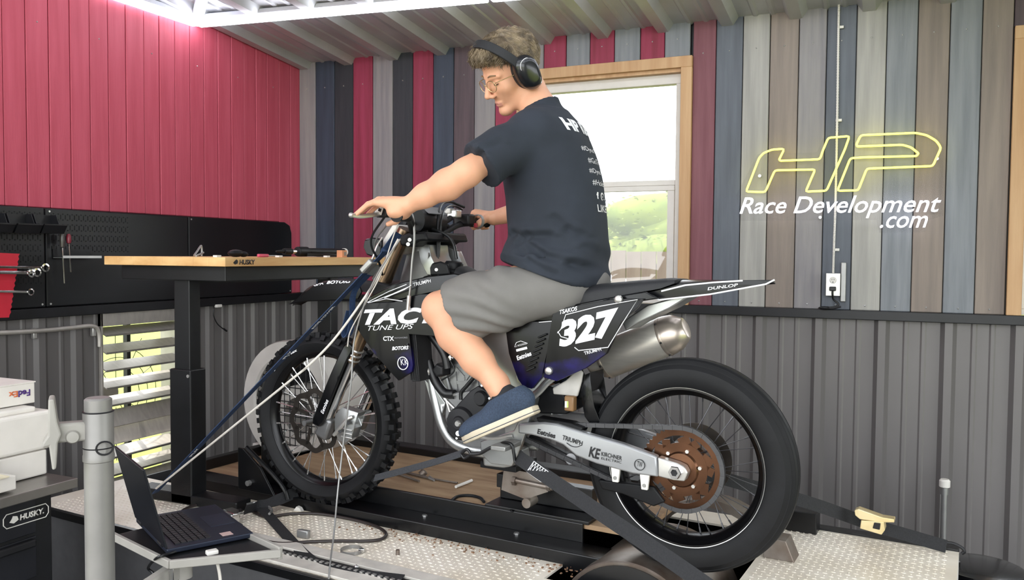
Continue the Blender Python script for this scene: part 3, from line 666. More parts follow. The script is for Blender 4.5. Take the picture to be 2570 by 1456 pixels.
word('TW', 1598, 1171, 1611, 1174, s1, M_printb, h=.017, shear=0, bold=0, yl=-.122)
# linkage and shock behind the swingarm
MB().cyl((-.36, .0, .62), (-.50, .0, .90), .030, 16).build('shock_spring', M_matte, bike)
MB().bar(BL(1330, 1100, -.02), BL(1432, 1152, -.02), .03, .03).build('linkage_arm', M_mag, bike, bevel=.004)
MB().cyl(BL(1432, 1152, -.05), BL(1432, 1152, .05), .018, 14).build('linkage_pivot', M_eng, bike)

# ---------------------------------------------------------------- frame
def spar(name, pts, r, yl, m=M_frame, n=12): return MB().tube(smooth_path([BL(x, y, yl) for x, y in pts], 6), r, n).build(name, m, bike, smooth=50)
for s in (-1, 1):
    yy = .085*s; base = [BL(x, y, -.085) for x, y in ((1066, 955), (1080, 1010), (1097, 1066), (1124, 1107), (1165, 1128), (1230, 1140), (1290, 1142))]
    MB().tube(smooth_path([(p[0], yy*(.55+.075*i if i < 6 else 1), p[2]) for i, p in enumerate(base)], 6), [(.014, .019)]*37, 12).build('cradle_tube', M_frame, bike, smooth=50)
panel('frame_spar', [(1098, 690), (1110, 692), (1180, 750), (1260, 820), (1290, 850), (1278, 905), (1300, 960), (1345, 1000), (1330, 1060), (1305, 1110), (1270, 1120), (1280, 1040), (1262, 960), (1232, 880), (1236, 830), (1160, 790), (1090, 735)], -.090, .03, M_frame, bulge=.006, bevel=.007)
panel('frame_spar', [(x, z) for x, z in px([(1055, 615), (1085, 630), (1110, 690), (1260, 820), (1290, 850), (1278, 905), (1300, 960), (1330, 1060), (1305, 1110), (1280, 1040), (1232, 880), (1236, 830), (1080, 730), (1050, 690)], -.09)], .07, .03, M_frame, bevel=.007)
panel('pivot_plate', [(1205, 1108), (1290, 1080), (1318, 1020), (1335, 1030), (1318, 1090), (1300, 1140), (1285, 1170), (1232, 1165), (1206, 1140)], -.098, .022, M_frame, bulge=.003)
panel('down_gusset', [(1063, 950), (1092, 975), (1118, 1012), (1110, 1040), (1096, 1060), (1086, 1030)], -.06, .02, M_frame)
MB().cyl((-1.055, 0, 1.00), (-1.012, 0, 1.145), .034, 20).build('head_tube', M_frame, bike)
panel('head_gusset', [(1046, 610), (1078, 614), (1084, 642), (1098, 672), (1090, 692), (1074, 690), (1058, 658)], -.062, .12, M_frame, bulge=.008, bevel=.012)
panel('front_cowl', [(1020, 640), (1050, 630), (1066, 680), (1080, 700), (1030, 722), (1002, 712)], -.035, .07, M_eng, bevel=.006)
# lower skid plate under the engine
panel('skid_plate', [(1207, 1128), (1280, 1138), (1284, 1172), (1262, 1176), (1212, 1170)], -.072, .14, M_frame, bevel=.008)

# ---------------------------------------------------------------- engine
eng = empty('engine', (0, 0, 0), 0, parent=bike)
E_ = lambda x, y, yl: Vector(BL(x, y, yl))
panel('crankcase', [(1120, 1000), (1140, 985), (1190, 980), (1240, 1000), (1290, 1030), (1300, 1080), (1260, 1122), (1180, 1126), (1135, 1100), (1116, 1050)], -.085, .17, M_eng, eng, bevel=.01)
panel('cylinder', [(1130, 905), (1190, 885), (1228, 930), (1226, 1000), (1145, 1005), (1128, 960)], -.062, .12, M_eng, eng, bevel=.006)
panel('cylinder_head', [(1105, 840), (1180, 820), (1225, 880), (1220, 925), (1138, 925), (1118, 890)], -.062, .12, M_eng, eng, bevel=.008)
mbx = MB()
for a, b in (((1140, 918), (1190, 914)), ((1140, 920), (1168, 952)), ((1192, 916), (1168, 952)), ((1146, 960), (1195, 962)), ((1140, 920), (1146, 985)), ((1192, 916), (1200, 980))):
    mbx.bar(E_(*a, -.064), E_(*b, -.064), .012, .005, (0, 1, 0))
mbx.build('cylinder_ribs', M_eng, eng)
c0 = E_(1157, 1061, -.10)
MB().lathe([(0, -.020), (.022, -.020), (.026, -.014), (.050, -.012), (.056, -.004), (.058, .03)], c0, (0, 1, 0), 40).build('ignition_cover', M_mag, eng)
MB().lathe([(0, -.026), (.009, -.026), (.012, -.019)], c0, (0, 1, 0), 24).build('cover_plug', M_alu, eng)
panel('ignition_cover_wing', [(1120, 1050), (1150, 1015), (1182, 980), (1200, 968), (1228, 985), (1240, 1020), (1225, 1060), (1215, 1090), (1180, 1108), (1140, 1104), (1122, 1085)], -.093, .03, M_mag, eng, bulge=.006, bevel=.008)
MB().lathe([(0, -.012), (.022, -.012), (.027, -.004), (.028, .02)], E_(1207, 1000, -.098), (0, 1, 0), 28).build('starter_cover', M_mag, eng)
for i, q in enumerate(((1209, 968), (1228, 1000), (1222, 1032), (1214, 1052), (1212, 1072), (1184, 1102), (1146, 1100))): MB().cyl(E_(*q, -.106), E_(*q, -.09), .0045, 6).build('case_bolt', M_alu, eng)
MB().lathe([(0, -.03), (.020, -.03), (.026, -.024), (.028, .02)], E_(1110, 928, -.075), (0, 1, 0), 5).build('water_pump_cover', M_mag, eng, smooth=0, bevel=.003)
for nm, q, r in (('coolant_hose', ((1075, 905), (1090, 950), (1115, 985), (1140, 990)), .017), ('coolant_hose', ((1082, 840), (1105, 870), (1118, 895), (1124, 925)), .016), ('vent_hose', ((1200, 935), (1172, 968), (1158, 985), (1157, 1003)), .007), ('vent_hose', ((1118, 860), (1122, 890), (1140, 930), (1108, 955)), .003)):
    MB().tube(smooth_path([E_(x, y, -.085) for x, y in q]), r, 12).build(nm, M_cable, eng)
MB().tube(smooth_path([E_(1048, 926, -.10), E_(1062, 922, -.10), E_(1072, 930, -.098), E_(1074, 940, -.095)]), .013, 12).build('radiator_outlet', M_alu, eng)
for q, r in (((1074, 938), .017), ((1133, 897), .012)): MB().lathe([(r, -.005), (r+.003, -.005), (r+.003, .005), (r, .005)], E_(*q, -.09), (.6, 0, -.8), 16, close=True).build('hose_clamp', M_chrome, eng)
for k, (a, b) in enumerate((((1115, 1000), (1145, 1030)), ((1118, 998), (1128, 1030)), ((1120, 1000), (1142, 990)), ((1128, 1032), (1144, 1042)))): MB().cyl(E_(*a, -.088), E_(*b, -.088), .005, 8).build('engine_mount', M_alu, eng)
MB().tube(smooth_path([(-.95, .10, .72), (-1.0, .13, .60), (-.88, .16, .62), (-.62, .17, .70), (-.35, .165, .76), (-.2, .16, .79)]), .021, 12).build('exhaust_header', M_rust, bike)
# gear lever, foot peg, hooks
MB().tube(smooth_path([E_(1285, 1095, -.11), E_(1230, 1100, -.13), (E_(1180, 1090, -.14)), E_(1158, 1088, -.15)]), .006, 8).build('gear_lever', M_alu, bike)
MB().cyl(E_(1150, 1088, -.19), E_(1150, 1088, -.14), .009, 12).build('gear_lever_tip', M_alu, bike)
MB().box(E_(1270, 1118, -.165), (.055, .11, .016)).build('foot_peg', M_galv, bike, bevel=.003)
for s in (1,): MB().box((E_(1270, 1118, -.165).x, .17, E_(1270, 1118, -.165).z), (.055, .11, .016)).build('foot_peg', M_galv, bike, bevel=.003)
panel('rear_brake_master', [(1345, 990), (1378, 968), (1410, 985), (1425, 1010), (1440, 1000), (1450, 1025), (1420, 1040), (1350, 1038)], -.06, .08, M_matte)
MB().box(E_(1432, 1012, -.07), (.034, .03, .05)).build('brake_reservoir', mat('amber_reservoir', '#8c6a46', .4), bike, bevel=.005)
MB().cyl(E_(1421, 1022, -.085), E_(1421, 1006, -.085), .010, 10).build('banjo_bolt', M_chrome, bike)
panel('mud_flap', [(1458, 945), (1482, 935), (1484, 960), (1478, 985), (1496, 1025), (1512, 1075), (1500, 1090), (1470, 1045), (1462, 1000)], -.055, .11, M_gloss, bulge=.012)
panel('subframe_plate', [(1386, 975), (1420, 955), (1450, 925), (1462, 935), (1458, 960), (1448, 996), (1410, 992), (1388, 990)], -.070, .012, mat('subframe_grey', '#b4b1ab', .45))
MB().tube(smooth_path([E_(1320, 1008, -.085), E_(1350, 985, -.085), E_(1375, 958, -.085), E_(1400, 940, -.085)]), [(.010, .013)]*25, 10).build('subframe_strut', M_frame, bike)

# ---------------------------------------------------------------- forks, clamps and bar
for s in (-1, 1):
    yy = .105*s
    top = Vector((BL(1018, 575, -.105)[0], yy, BL(1018, 575, -.105)[2])); low = Vector((BL(905, 835, -.105)[0], yy, BL(905, 835, -.105)[2])); mid = Vector((BL(882, 905, -.105)[0], yy, BL(882, 905, -.105)[2])); bot = Vector((BL(818, 1060, -.105)[0], yy, BL(818, 1060, -.105)[2]))
    dv = (bot-top).normalized()
    leg = MB().lathe([(.0, 0), (.026, 0), (.0275, .01), (.0275, (low-top).length), (.025, (mid-top).length-.02), (.028, (mid-top).length-.015), (.028, (mid-top).length)], top, dv, 28).build('fork_outer_tube', M_brz, bike)
    for k in (.0, .02, .04): MB().lathe([(.0285, -.004), (.0305, 0), (.0285, .004)], mid-dv*(.01+k), dv, 24).build('seal_ring', M_alu, leg)
    MB().cyl(mid-dv*.02, bot, .0235, 24).build('fork_slider', M_chrome, bike)
    MB().box(bot+dv*.02+Vector((.01, 0, 0)), (.06, .045, .09), Matrix.Rotation(math.radians(24), 3, 'Y')).build('axle_lug', M_eng, bike, bevel=.012, seg=3)
    if s < 0:
        gd = panel('fork_guard', [(872, 858), (886, 872), (872, 905), (852, 960), (829, 1018), (811, 1062), (800, 1072), (783, 1064), (784, 1050), (812, 990), (845, 910), (862, 868)], -.140, .012, M_gloss, bulge=.012, bevel=.005)
        wv = word('Eetnies', 811, 1040, 826, 1006, gd, M_print, shear=0, bold=.02, yl=-.15)
    else:
        panel('fork_guard', [(x+.0, z) for x, z in px([(876, 858), (893, 872), (862, 960), (816, 1066), (783, 1064), (812, 990), (862, 868)], -.140)], .135, .012, M_matte)
MB().cyl((FW_C.x, -.125, FW_C.z), (FW_C.x, .125, FW_C.z), .011, 16).build('front_axle', M_eng, bike)
panel('brake_caliper', [(842, 1040), (860, 1022), (884, 1030), (900, 1036), (896, 1046), (884, 1052), (892, 1075), (884, 1100), (868, 1112), (850, 1106), (840, 1086)], -.122, .045, M_frame, bulge=.012, bevel=.007)
for q in ((868, 1078), (868, 1088), (868, 1098)): MB().bar(E_(q[0]-12, q[1]-3, -.136), E_(q[0]+16, q[1]+3, -.134), .006, .006, (0, 1, 0)).build('caliper_rib', M_alu, bike, bevel=.002)
MB().tube(smooth_path([E_(838, 1092, -.145), E_(855, 1072, -.15), E_(872, 1052, -.145), E_(884, 1046, -.135)], 5), .007, 8).build('caliper_bridge', M_alu, bike)
for q in ((853, 1083), (874, 1062)): MB().cyl(E_(*q, -.152), E_(*q, -.14), .007, 8).build('caliper_bolt', M_mag, bike)
panel('upper_clamp', [(998, 592), (1035, 582), (1066, 582), (1074, 604), (1050, 606), (1030, 620), (1004, 617)], -.135, .27, M_matte, bevel=.008)
panel('lower_clamp', [(935, 704), (982, 716), (1000, 735), (965, 775), (930, 760)], -.14, .28, M_matte, bevel=.008)
for q in ((1028, 602), (1024, 613)): MB().cyl(E_(*q, -.142), E_(*q, -.13), .007, 8).build('clamp_bolt', M_alu, bike)
# handlebar swept back, turned a little to the left
barL = [(-.845, -.388, 1.212), (-.868, -.30, 1.212), (-.915, -.22, 1.202), (-.98, -.11, 1.165), (-1.0, 0, 1.160), (-1.02, .11, 1.165), (-1.012, .22, 1.205), (-1.0, .30, 1.216), (-.99, .40, 1.222)]
MB().tube(smooth_path(barL, 6), .0125, 12).build('handlebar', M_mag, bike)
for i0, i1, rr in ((0, 1, .0165), (7, 8, .0165)):
    a, b = Vector(barL[i0]), Vector(barL[i1]); g_ = MB().cyl(a, b, rr, 16).build('grip', M_rubber, bike)
    e = a if i0 == 0 else b; dr = (e-(b if i0 == 0 else a)).normalized(); MB().cyl(e, e+dr*.006, .021, 16).build('grip_end', M_rubber, g_)
pad = [(-.985, -.095, 1.212), (-1.0, 0, 1.216), (-1.015, .095, 1.212)]
po = MB().tube(smooth_path(pad, 6), [(.037, .044)]*13, 18).build('bar_pad', M_matte, bike)
MB().box((-.972, .0, 1.250), (.05, .12, .004), Matrix.Rotation(math.radians(33), 3, 'Y')).build('pad_print', mat('silver_print', '#7d7e80', .5), po, bevel=.002)
MB().cyl((-.985, -.16, 1.20), (-1.017, .16, 1.20), .007, 10).build('crossbar', M_mag, bike)
for s in (-1, 1): MB().box((-1.0-.02*s*0, .045*s, 1.17), (.05, .035, .06)).build('bar_clamp', M_mag, bike, bevel=.006)
# clutch lever side
pc = E_(965, 533, -.30)
MB().box(pc, (.05, .04, .035)).build('clutch_perch', M_mag, bike, bevel=.006); MB().box(E_(952, 527, -.325), (.028, .004, .028), Matrix.Rotation(.35, 3, 'Y')).build('perch_emblem', M_white, bike, bevel=.001); MB().box(E_(953, 527, -.329), (.010, .003, .010), Matrix.Rotation(.35, 3, 'Y')).build('perch_emblem_dot', M_mag, bike)
MB().tube(smooth_path([E_(958, 536, -.31), E_(935, 540, -.35), E_(905, 543, -.39), E_(882, 540, -.42)]), [(.005, .0075)]*25, 8).build('clutch_lever', M_alu, bike); MB().ball(E_(881, 540, -.42), .0085, 10, 8).build('lever_ball', M_alu, bike)
# throttle side
MB().box(E_(1165, 552, .26), (.075, .05, .045)).build('throttle_housing', M_mag, bike, bevel=.008)
MB().box(E_(1140, 537, .20), (.045, .04, .032)).build('brake_master_cylinder', M_alu, bike, bevel=.005); MB().box(E_(1128, 530, .19), (.03, .035, .02)).build('master_cylinder_cap', M_white, bike, bevel=.003)
MB().lathe([(.024, -.006), (.028, -.006), (.028, .006), (.024, .006)], E_(1200, 556, .285), (.15, 1, 0), 24, close=True).build('throttle_collar', M_galv, bike)
MB().box(E_(1194, 566, .27), (.012, .012, .018)).build('kill_switch', mat('red_button', '#a02a35', .4), bike, bevel=.002)
MB().tube(smooth_path([E_(1130, 548, .18), E_(1110, 560, .12), E_(1085, 570, .06)]), .012, 10).build('throttle_tube', M_mag, bike)
for k, q in enumerate((((1165, 520, .24), (1130, 507, .16), (1108, 514, .08), (1100, 545, .0), (1098, 600, -.02), (1098, 660, -.03)), ((1160, 526, .24), (1135, 516, .16), (1118, 524, .08), (1108, 550, .0), (1104, 600, -.01), (1100, 665, -.02)))):
    MB().tube(smooth_path([E_(*p_) for p_ in q], 8), .0055 if k == 0 else .004, 8).build('throttle_cable', M_cable, bike)
MB().tube(smooth_path([E_(*p_) for p_ in ((1085, 575, -.02), (1120, 590, -.02), (1138, 612, -.02), (1146, 650, -.02))], 8), .006, 8).build('tank_vent_hose', M_cable, bike)
MB().tube(smooth_path([E_(*p_) for p_ in ((1023, 525, -.20), (1036, 545, -.19), (1040, 600, -.19), (1034, 660, -.19), (1030, 720, -.19), (1027, 745, -.19))], 8), .004, 8).build('sensor_cable', M_galv, bike)
MB().cyl(E_(1027, 742, -.19), E_(1024, 778, -.19), .008, 10).build('sensor_plug', M_alu, bike)
MB().tube(smooth_path([E_(*p_) for p_ in ((965, 545, -.30), (935, 590, -.26), (933, 620, -.24), (950, 655, -.2), (960, 690, -.14))], 8), .004, 8).build('clutch_hose', M_cable, bike)
MB().tube(smooth_path([E_(*p_) for p_ in ((975, 560, -.27), (945, 600, -.22), (941, 640, -.19), (955, 668, -.18), (935, 700, -.17))], 8), .003, 8).build('hand_wire', M_galv, bike)
panel('front_number_plate', [(985, 562), (1000, 568), (965, 625), (957, 640), (951, 630), (962, 600)], -.12, .24, M_white, bevel=.006)
panel('hose_guide', [(915, 600), (935, 596), (958, 600), (956, 640), (944, 648), (920, 640), (911, 620)], -.17, .012, M_gloss, bevel=.01)

# ---------------------------------------------------------------- bodywork
def fender_section(stations, name, m, th=.004):
    """curved guard: stations of (x, z, half width, droop)"""
    v = []; f = []; n = 9
    for x, z, w, dr in stations:
        for k in range(n):
            t = -1+2*k/(n-1); v.append((x, w*t, z-dr*t*t))
    m_ = len(stations); o = len(v); v += [(a, b, c-th) for a, b, c in v]
    for i in range(m_-1):
        for k in range(n-1):
            a = i*n+k; f += [(a, a+1, a+n+1, a+n), (a+o, a+n+o, a+n+1+o, a+1+o)]
    bd = [i*n for i in range(m_)]+[(m_-1)*n+k for k in range(1, n)]+[i*n+n-1 for i in range(m_-2, -1, -1)]+[k for k in range(n-2, 0, -1)]
    for i in range(len(bd)): a, b = bd[i], bd[(i+1) % len(bd)]; f.append((a, b, b+o, a+o))
    return MB().add(v, f).build(name, m, bike, smooth=40)
tp = [BL(x, y, -.05) for x, y in ((722, 764), (742, 742), (770, 716), (800, 705), (840, 700), (880, 701), (915, 706), (960, 715))]
wd = [.022, .045, .066, .076, .080, .080, .076, .07]; dp = [.004, .014, .024, .032, .036, .036, .034, .03]
ff = fender_section([(p[0], p[2], w, d) for p, w, d in zip(tp, wd, dp)], 'front_fender', M_matte)
fsd = panel('fender_side', [(722, 765), (760, 738), (790, 714), (830, 703), (900, 707), (908, 735), (900, 752), (850, 754), (770, 757)], -.082, .008, M_graph, bulge=.004)
word('BOTORS', 820, 713, 880, 710, fsd, M_print, h=.012, shear=.3, bold=.04, yl=-.085); word('GPA', 788, 719, 812, 714, fsd, M_print, h=.012, shear=.3, bold=.02, yl=-.085)
tpr = [BL(x, y, 0) for x, y in ((1600, 728), (1660, 712), (1705, 702), (1760, 702), (1830, 703), (1890, 703), (1938, 704))]
rf = fender_section([(p[0], p[2], w, d) for p, w, d in zip(tpr, (.075, .078, .080, .078, .072, .062, .045), (.03, .03, .024, .02, .016, .013, .008))], 'rear_fender', M_gloss)
rp = panel('fender_side_panel', [(1613, 736), (1650, 728), (1706, 712), (1760, 708), (1850, 704), (1936, 703), (1914, 713), (1850, 724), (1776, 738), (1700, 748), (1652, 752), (1640, 744)], -.080, .008, M_gloss, bulge=.002, tilt=lambda x, z: max(0, x-.05)*.15)
for q in (((1640, 745), (1654, 753), (1780, 739), (1916, 714), (1938, 703)), ((1616, 737), (1640, 745)), ((1660, 731), (1720, 716), (1790, 709), (1860, 705))):
    MB().tube([Vector(BL(x, y, -.084))+Vector((0, max(0, BL(x, y, -.084)[0]-.05)*.15, 0)) for x, y in q], .0028, 6).build('edge_line', M_print, rp)
word('DUNLOP', 1776, 729, 1850, 719, rp, M_print, h=.009, shear=.2, bold=.02, yl=-.08)
# seat
def loft(name, secs, m, n=16, parent=bike):
    """secs: x, z_top, z_bottom, half width; rounded top"""
    v = []; f = []
    for x, zt, zb, w in secs:
        for k in range(n):
            t = math.pi*k/(n-1); cx_, sx_ = math.cos(t), math.sin(t)
            v.append((x, w*(abs(cx_)**.55)*(1 if cx_ > 0 else -1), zb+(zt-zb)*(sx_**.5 if sx_ > 0 else 0)))
    L_ = len(secs)
    for i in range(L_-1):
        for k in range(n): f.append((i*n+k, i*n+(k+1) % n, (i+1)*n+(k+1) % n, (i+1)*n+k))
    f += [tuple(range(n)), tuple((L_-1)*n+k for k in range(n-1, -1, -1))]
    return MB().add(v, f).build(name, m, parent, smooth=50)
st = [((1165, 668), (1180, 745), .075), ((1230, 706), (1235, 775), .080), ((1300, 738), (1290, 795), .085), ((1380, 740), (1385, 785), .095), ((1450, 727), (1455, 768), .105), ((1520, 711), (1520, 757), .11), ((1600, 704), (1595, 740), .105), ((1680, 698), (1665, 725), .09), ((1712, 700), (1700, 712), .075)]
loft('seat', [(BL(*a, 0)[0], BL(*a, 0)[2], BL(*b, -.09)[2], w) for a, b, w in st], M_seat)
# tank top and cap
loft('fuel_tank', [(-1.02, .985, .86, .09), (-.97, 1.015, .84, .115), (-.90, 1.03, .83, .125), (-.80, 1.02, .83, .12), (-.72, 1.0, .83, .105), (-.64, .97, .83, .085)], M_matte)
ct = Vector((-.885, 0, 1.028)); MB().lathe([(0, .036), (.030, .036), (.034, .030), (.034, .012), (.040, .008), (.040, -.01)], ct, (.12, 0, 1), 28).build('tank_cap', M_matte, bike)
panel('tank_bracket', [(1078, 672), (1084, 660), (1104, 656), (1122, 663), (1128, 690), (1080, 694)], -.09, .012, M_matte, bevel=.008); MB().cyl(E_(1095, 677, -.094), E_(1095, 677, -.085), .006, 8).build('bracket_screw', M_alu, bike)
# shrouds
tl = lambda x, z: -.03*max(0, min(1, (-.85-x)/.25))
up_ = [(921, 757), (940, 745), (998, 713), (1077, 693), (1140, 686), (1215, 700), (1240, 730), (1180, 738), (1100, 732), (1030, 748), (985, 762), (925, 764)]
s2 = panel('shroud_upper', up_, -.150, .012, M_gloss, bulge=.006, tilt=tl)
lo_ = [(921, 760), (1000, 757), (1060, 738), (1130, 735), (1200, 745), (1230, 770), (1190, 830), (1120, 846), (1036, 838), (1040, 880), (1043, 915), (1040, 932), (1008, 954), (985, 925), (955, 885), (919, 833), (903, 806), (895, 785)]
s3 = panel('shroud', lo_, -.158, .014, M_graph, bulge=.010, tilt=tl)
for q in (((922, 759), (975, 732), (1020, 714)), ((935, 757), (985, 738), (1030, 718)), ((924, 760), (970, 750), (1010, 756)), ((965, 748), (1015, 727), (1032, 716))):
    MB().tube([Vector(BL(x, y, -.196)) for x, y in q], .0016, 5).build('pinstripe', M_print, s2)
word('TRIUMPH', 1037, 719, 1077, 709, s2, M_print, shear=.0, bold=.01, yl=-.17)
word('TACT', 915, 816, 1100, 812, s3, M_print, h=.056, shear=.35, bold=.045, yl=-.195); word('TUNE UPS', 925, 830, 1032, 826, s3, M_print, h=.017, shear=.35, bold=.0, yl=-.195)
word('CTX', 961, 856, 986, 856, s3, M_print, shear=0, bold=.03, yl=-.195); word('MOTOWORKS', 987, 851, 1017, 850, s3, mat('grey_print', '#8d8d92', .5), shear=0, bold=0, yl=-.195)
word('BOTORS', 981, 880, 1020, 878, s3, M_print, shear=.3, bold=.04, yl=-.195)
q = Vector(BL(1011, 912, -.183)); MB().lathe([(.0205, -.0008), (.0235, -.0008), (.0235, .0008), (.0205, .0008)], q, (0, 1, 0), 32, close=True).build('round_emblem', M_print, s3); word('KK', 1000, 918, 1017, 918, s3, M_print, h=.022, shear=0, bold=.0, yl=-.197)
for q in ((1060, 830), ):
    rad = empty('radiator', (0, 0, 0), 0, parent=bike)
    c_ = E_(1056, 880, -.115); MB().box(c_, (.035, .09, .21), Matrix.Rotation(-.10, 3, 'Y')).build('radiator_core', M_fin, rad, bevel=.004)
    for k in range(9): MB().box(c_+Vector((-.018+.0045*k, -.046, 0)), (.0018, .004, .20), Matrix.Rotation(-.10, 3, 'Y')).build('fin', M_mag if k % 2 else M_fin, rad)
# side panels
sp1 = panel('airbox_cover', [(1271, 801), (1308, 807), (1352, 807), (1390, 805), (1399, 817), (1392, 845), (1376, 883), (1362, 945), (1335, 976), (1314, 970), (1302, 953), (1279, 887), (1271, 838)], -.128, .02, M_graph, bulge=.012)
for k in range(8):
    q0 = E_(1372-4.3*k, 838+12*k, -.142); MB().bar(q0, q0+Vector((-.030, -.002, -.014)), .006, .007, (0, 1, 0)).build('vent_louver', M_matte, sp1, bevel=.002)
sp2 = panel('number_plate', [(1405, 806), (1388, 797), (1392, 777), (1470, 763), (1545, 750), (1614, 750), (1600, 772), (1561, 809), (1524, 887), (1471, 924), (1397, 957), (1364, 947), (1368, 915), (1380, 879), (1399, 830)], -.132, .016, M_graph, bulge=.010)
panel('seat_side_panel', [(1281, 801), (1300, 794), (1392, 774), (1545, 744), (1620, 732), (1652, 750), (1612, 756), (1545, 758), (1470, 770), (1400, 790), (1390, 806), (1308, 808)], -.118, .016, M_gloss, bulge=.003)
word('327', 1405, 874, 1566, 838, sp2, M_print, h=.084, shear=.30, bold=.05, yl=-.142); word('TSAKOS', 1406, 789, 1451, 779, sp2, M_print, shear=.3, bold=.03, yl=-.14); word('TRIUMPH', 1468, 891, 1510, 880, sp2, M_print, shear=0, bold=.015, yl=-.14)
word('Eetnies', 1299, 905, 1336, 892, sp1, M_print, shear=.05, bold=.03, yl=-.138); word('KC ROOFING', 1292, 872, 1323, 864, sp1, M_print, shear=0, bold=0, yl=-.138)
MB().tube([Vector(BL(x, y, -.1425)) for x, y in ((1293, 866), (1296, 860), (1307, 856), (1324, 862))], .0012, 5).build('roof_mark', M_print, sp1)
MB().bar(BL(1296, 880, -.142), BL(1323, 873, -.142), .002, .008, (0, 0, 1)).build('tag_mark', M_print, sp1)
for q in (((1399, 836), (1408, 826), (1420, 790), (1500, 770), (1600, 752), (1562, 812), (1526, 872), (1452, 880), (1442, 872)), ((1400, 832), (1408, 845), (1425, 850))):
    MB().tube([Vector(BL(x, y, -.1435)) for x, y in q], .0016, 5).build('plate_outline', M_print, sp2)
MB().tube([Vector(BL(x, y, -.134)) for x, y in ((1272, 803), (1308, 808), (1352, 809), (1388, 806), (1399, 816), (1393, 845), (1384, 875))], .0016, 5).build('plate_outline', M_print, sp1)
for q in ((1552, 752), (1377, 931)): MB().lathe([(0, -.008), (.006, -.008), (.012, -.004), (.0135, .004)], Vector(BL(*q, -.140)), (0, 1, 0), 24).build('panel_bolt', M_alu, bike)
# silencer on the far side
a, b = Vector(BL(1515, 905, .13)), Vector(BL(1712, 828, .13)); dv = (b-a).normalized(); Ls = (b-a).length
sil = MB().lathe([(.03, -.055), (.045, -.04), (.062, 0), (.066, .005), (.066, Ls-.06), (.064, Ls-.05), (.058, Ls-.02), (.036, Ls+.012), (.028, Ls+.014), (.024, Ls+.010), (.024, Ls-.06)], a, dv, 28).build('silencer', M_titan, bike, smooth=40)
MB().lathe([(.0, Ls-.02), (.024, Ls-.02)], a, dv, 24).build('silencer_outlet', M_rubber, sil); MB().lathe([(.0665, Ls-.055), (.066, Ls-.048), (.060, Ls-.020), (.0375, Ls+.013), (.030, Ls+.016)], a, dv, 28).build('end_cap', M_ti2, sil)
for t in (.01, Ls-.062): MB().lathe([(.0668, t-.006), (.0682, t), (.0668, t+.006)], a, dv, 28).build('silencer_band', M_ti2, sil)
for t in (.01, Ls-.062):
    for an in (2.4, 3.4, 4.3): 
        x_, y_, z_ = frame_from(dv); MB().ball(a+dv*t+(x_*math.cos(an)+y_*math.sin(an))*.068, .004, 8, 6).build('rivet', M_mag, sil)
panel('rear_subframe', [(1560, 808), (1625, 765), (1700, 745), (1735, 742), (1680, 775), (1600, 812), (1570, 830)], -.06, .12, M_frame, bevel=.006)
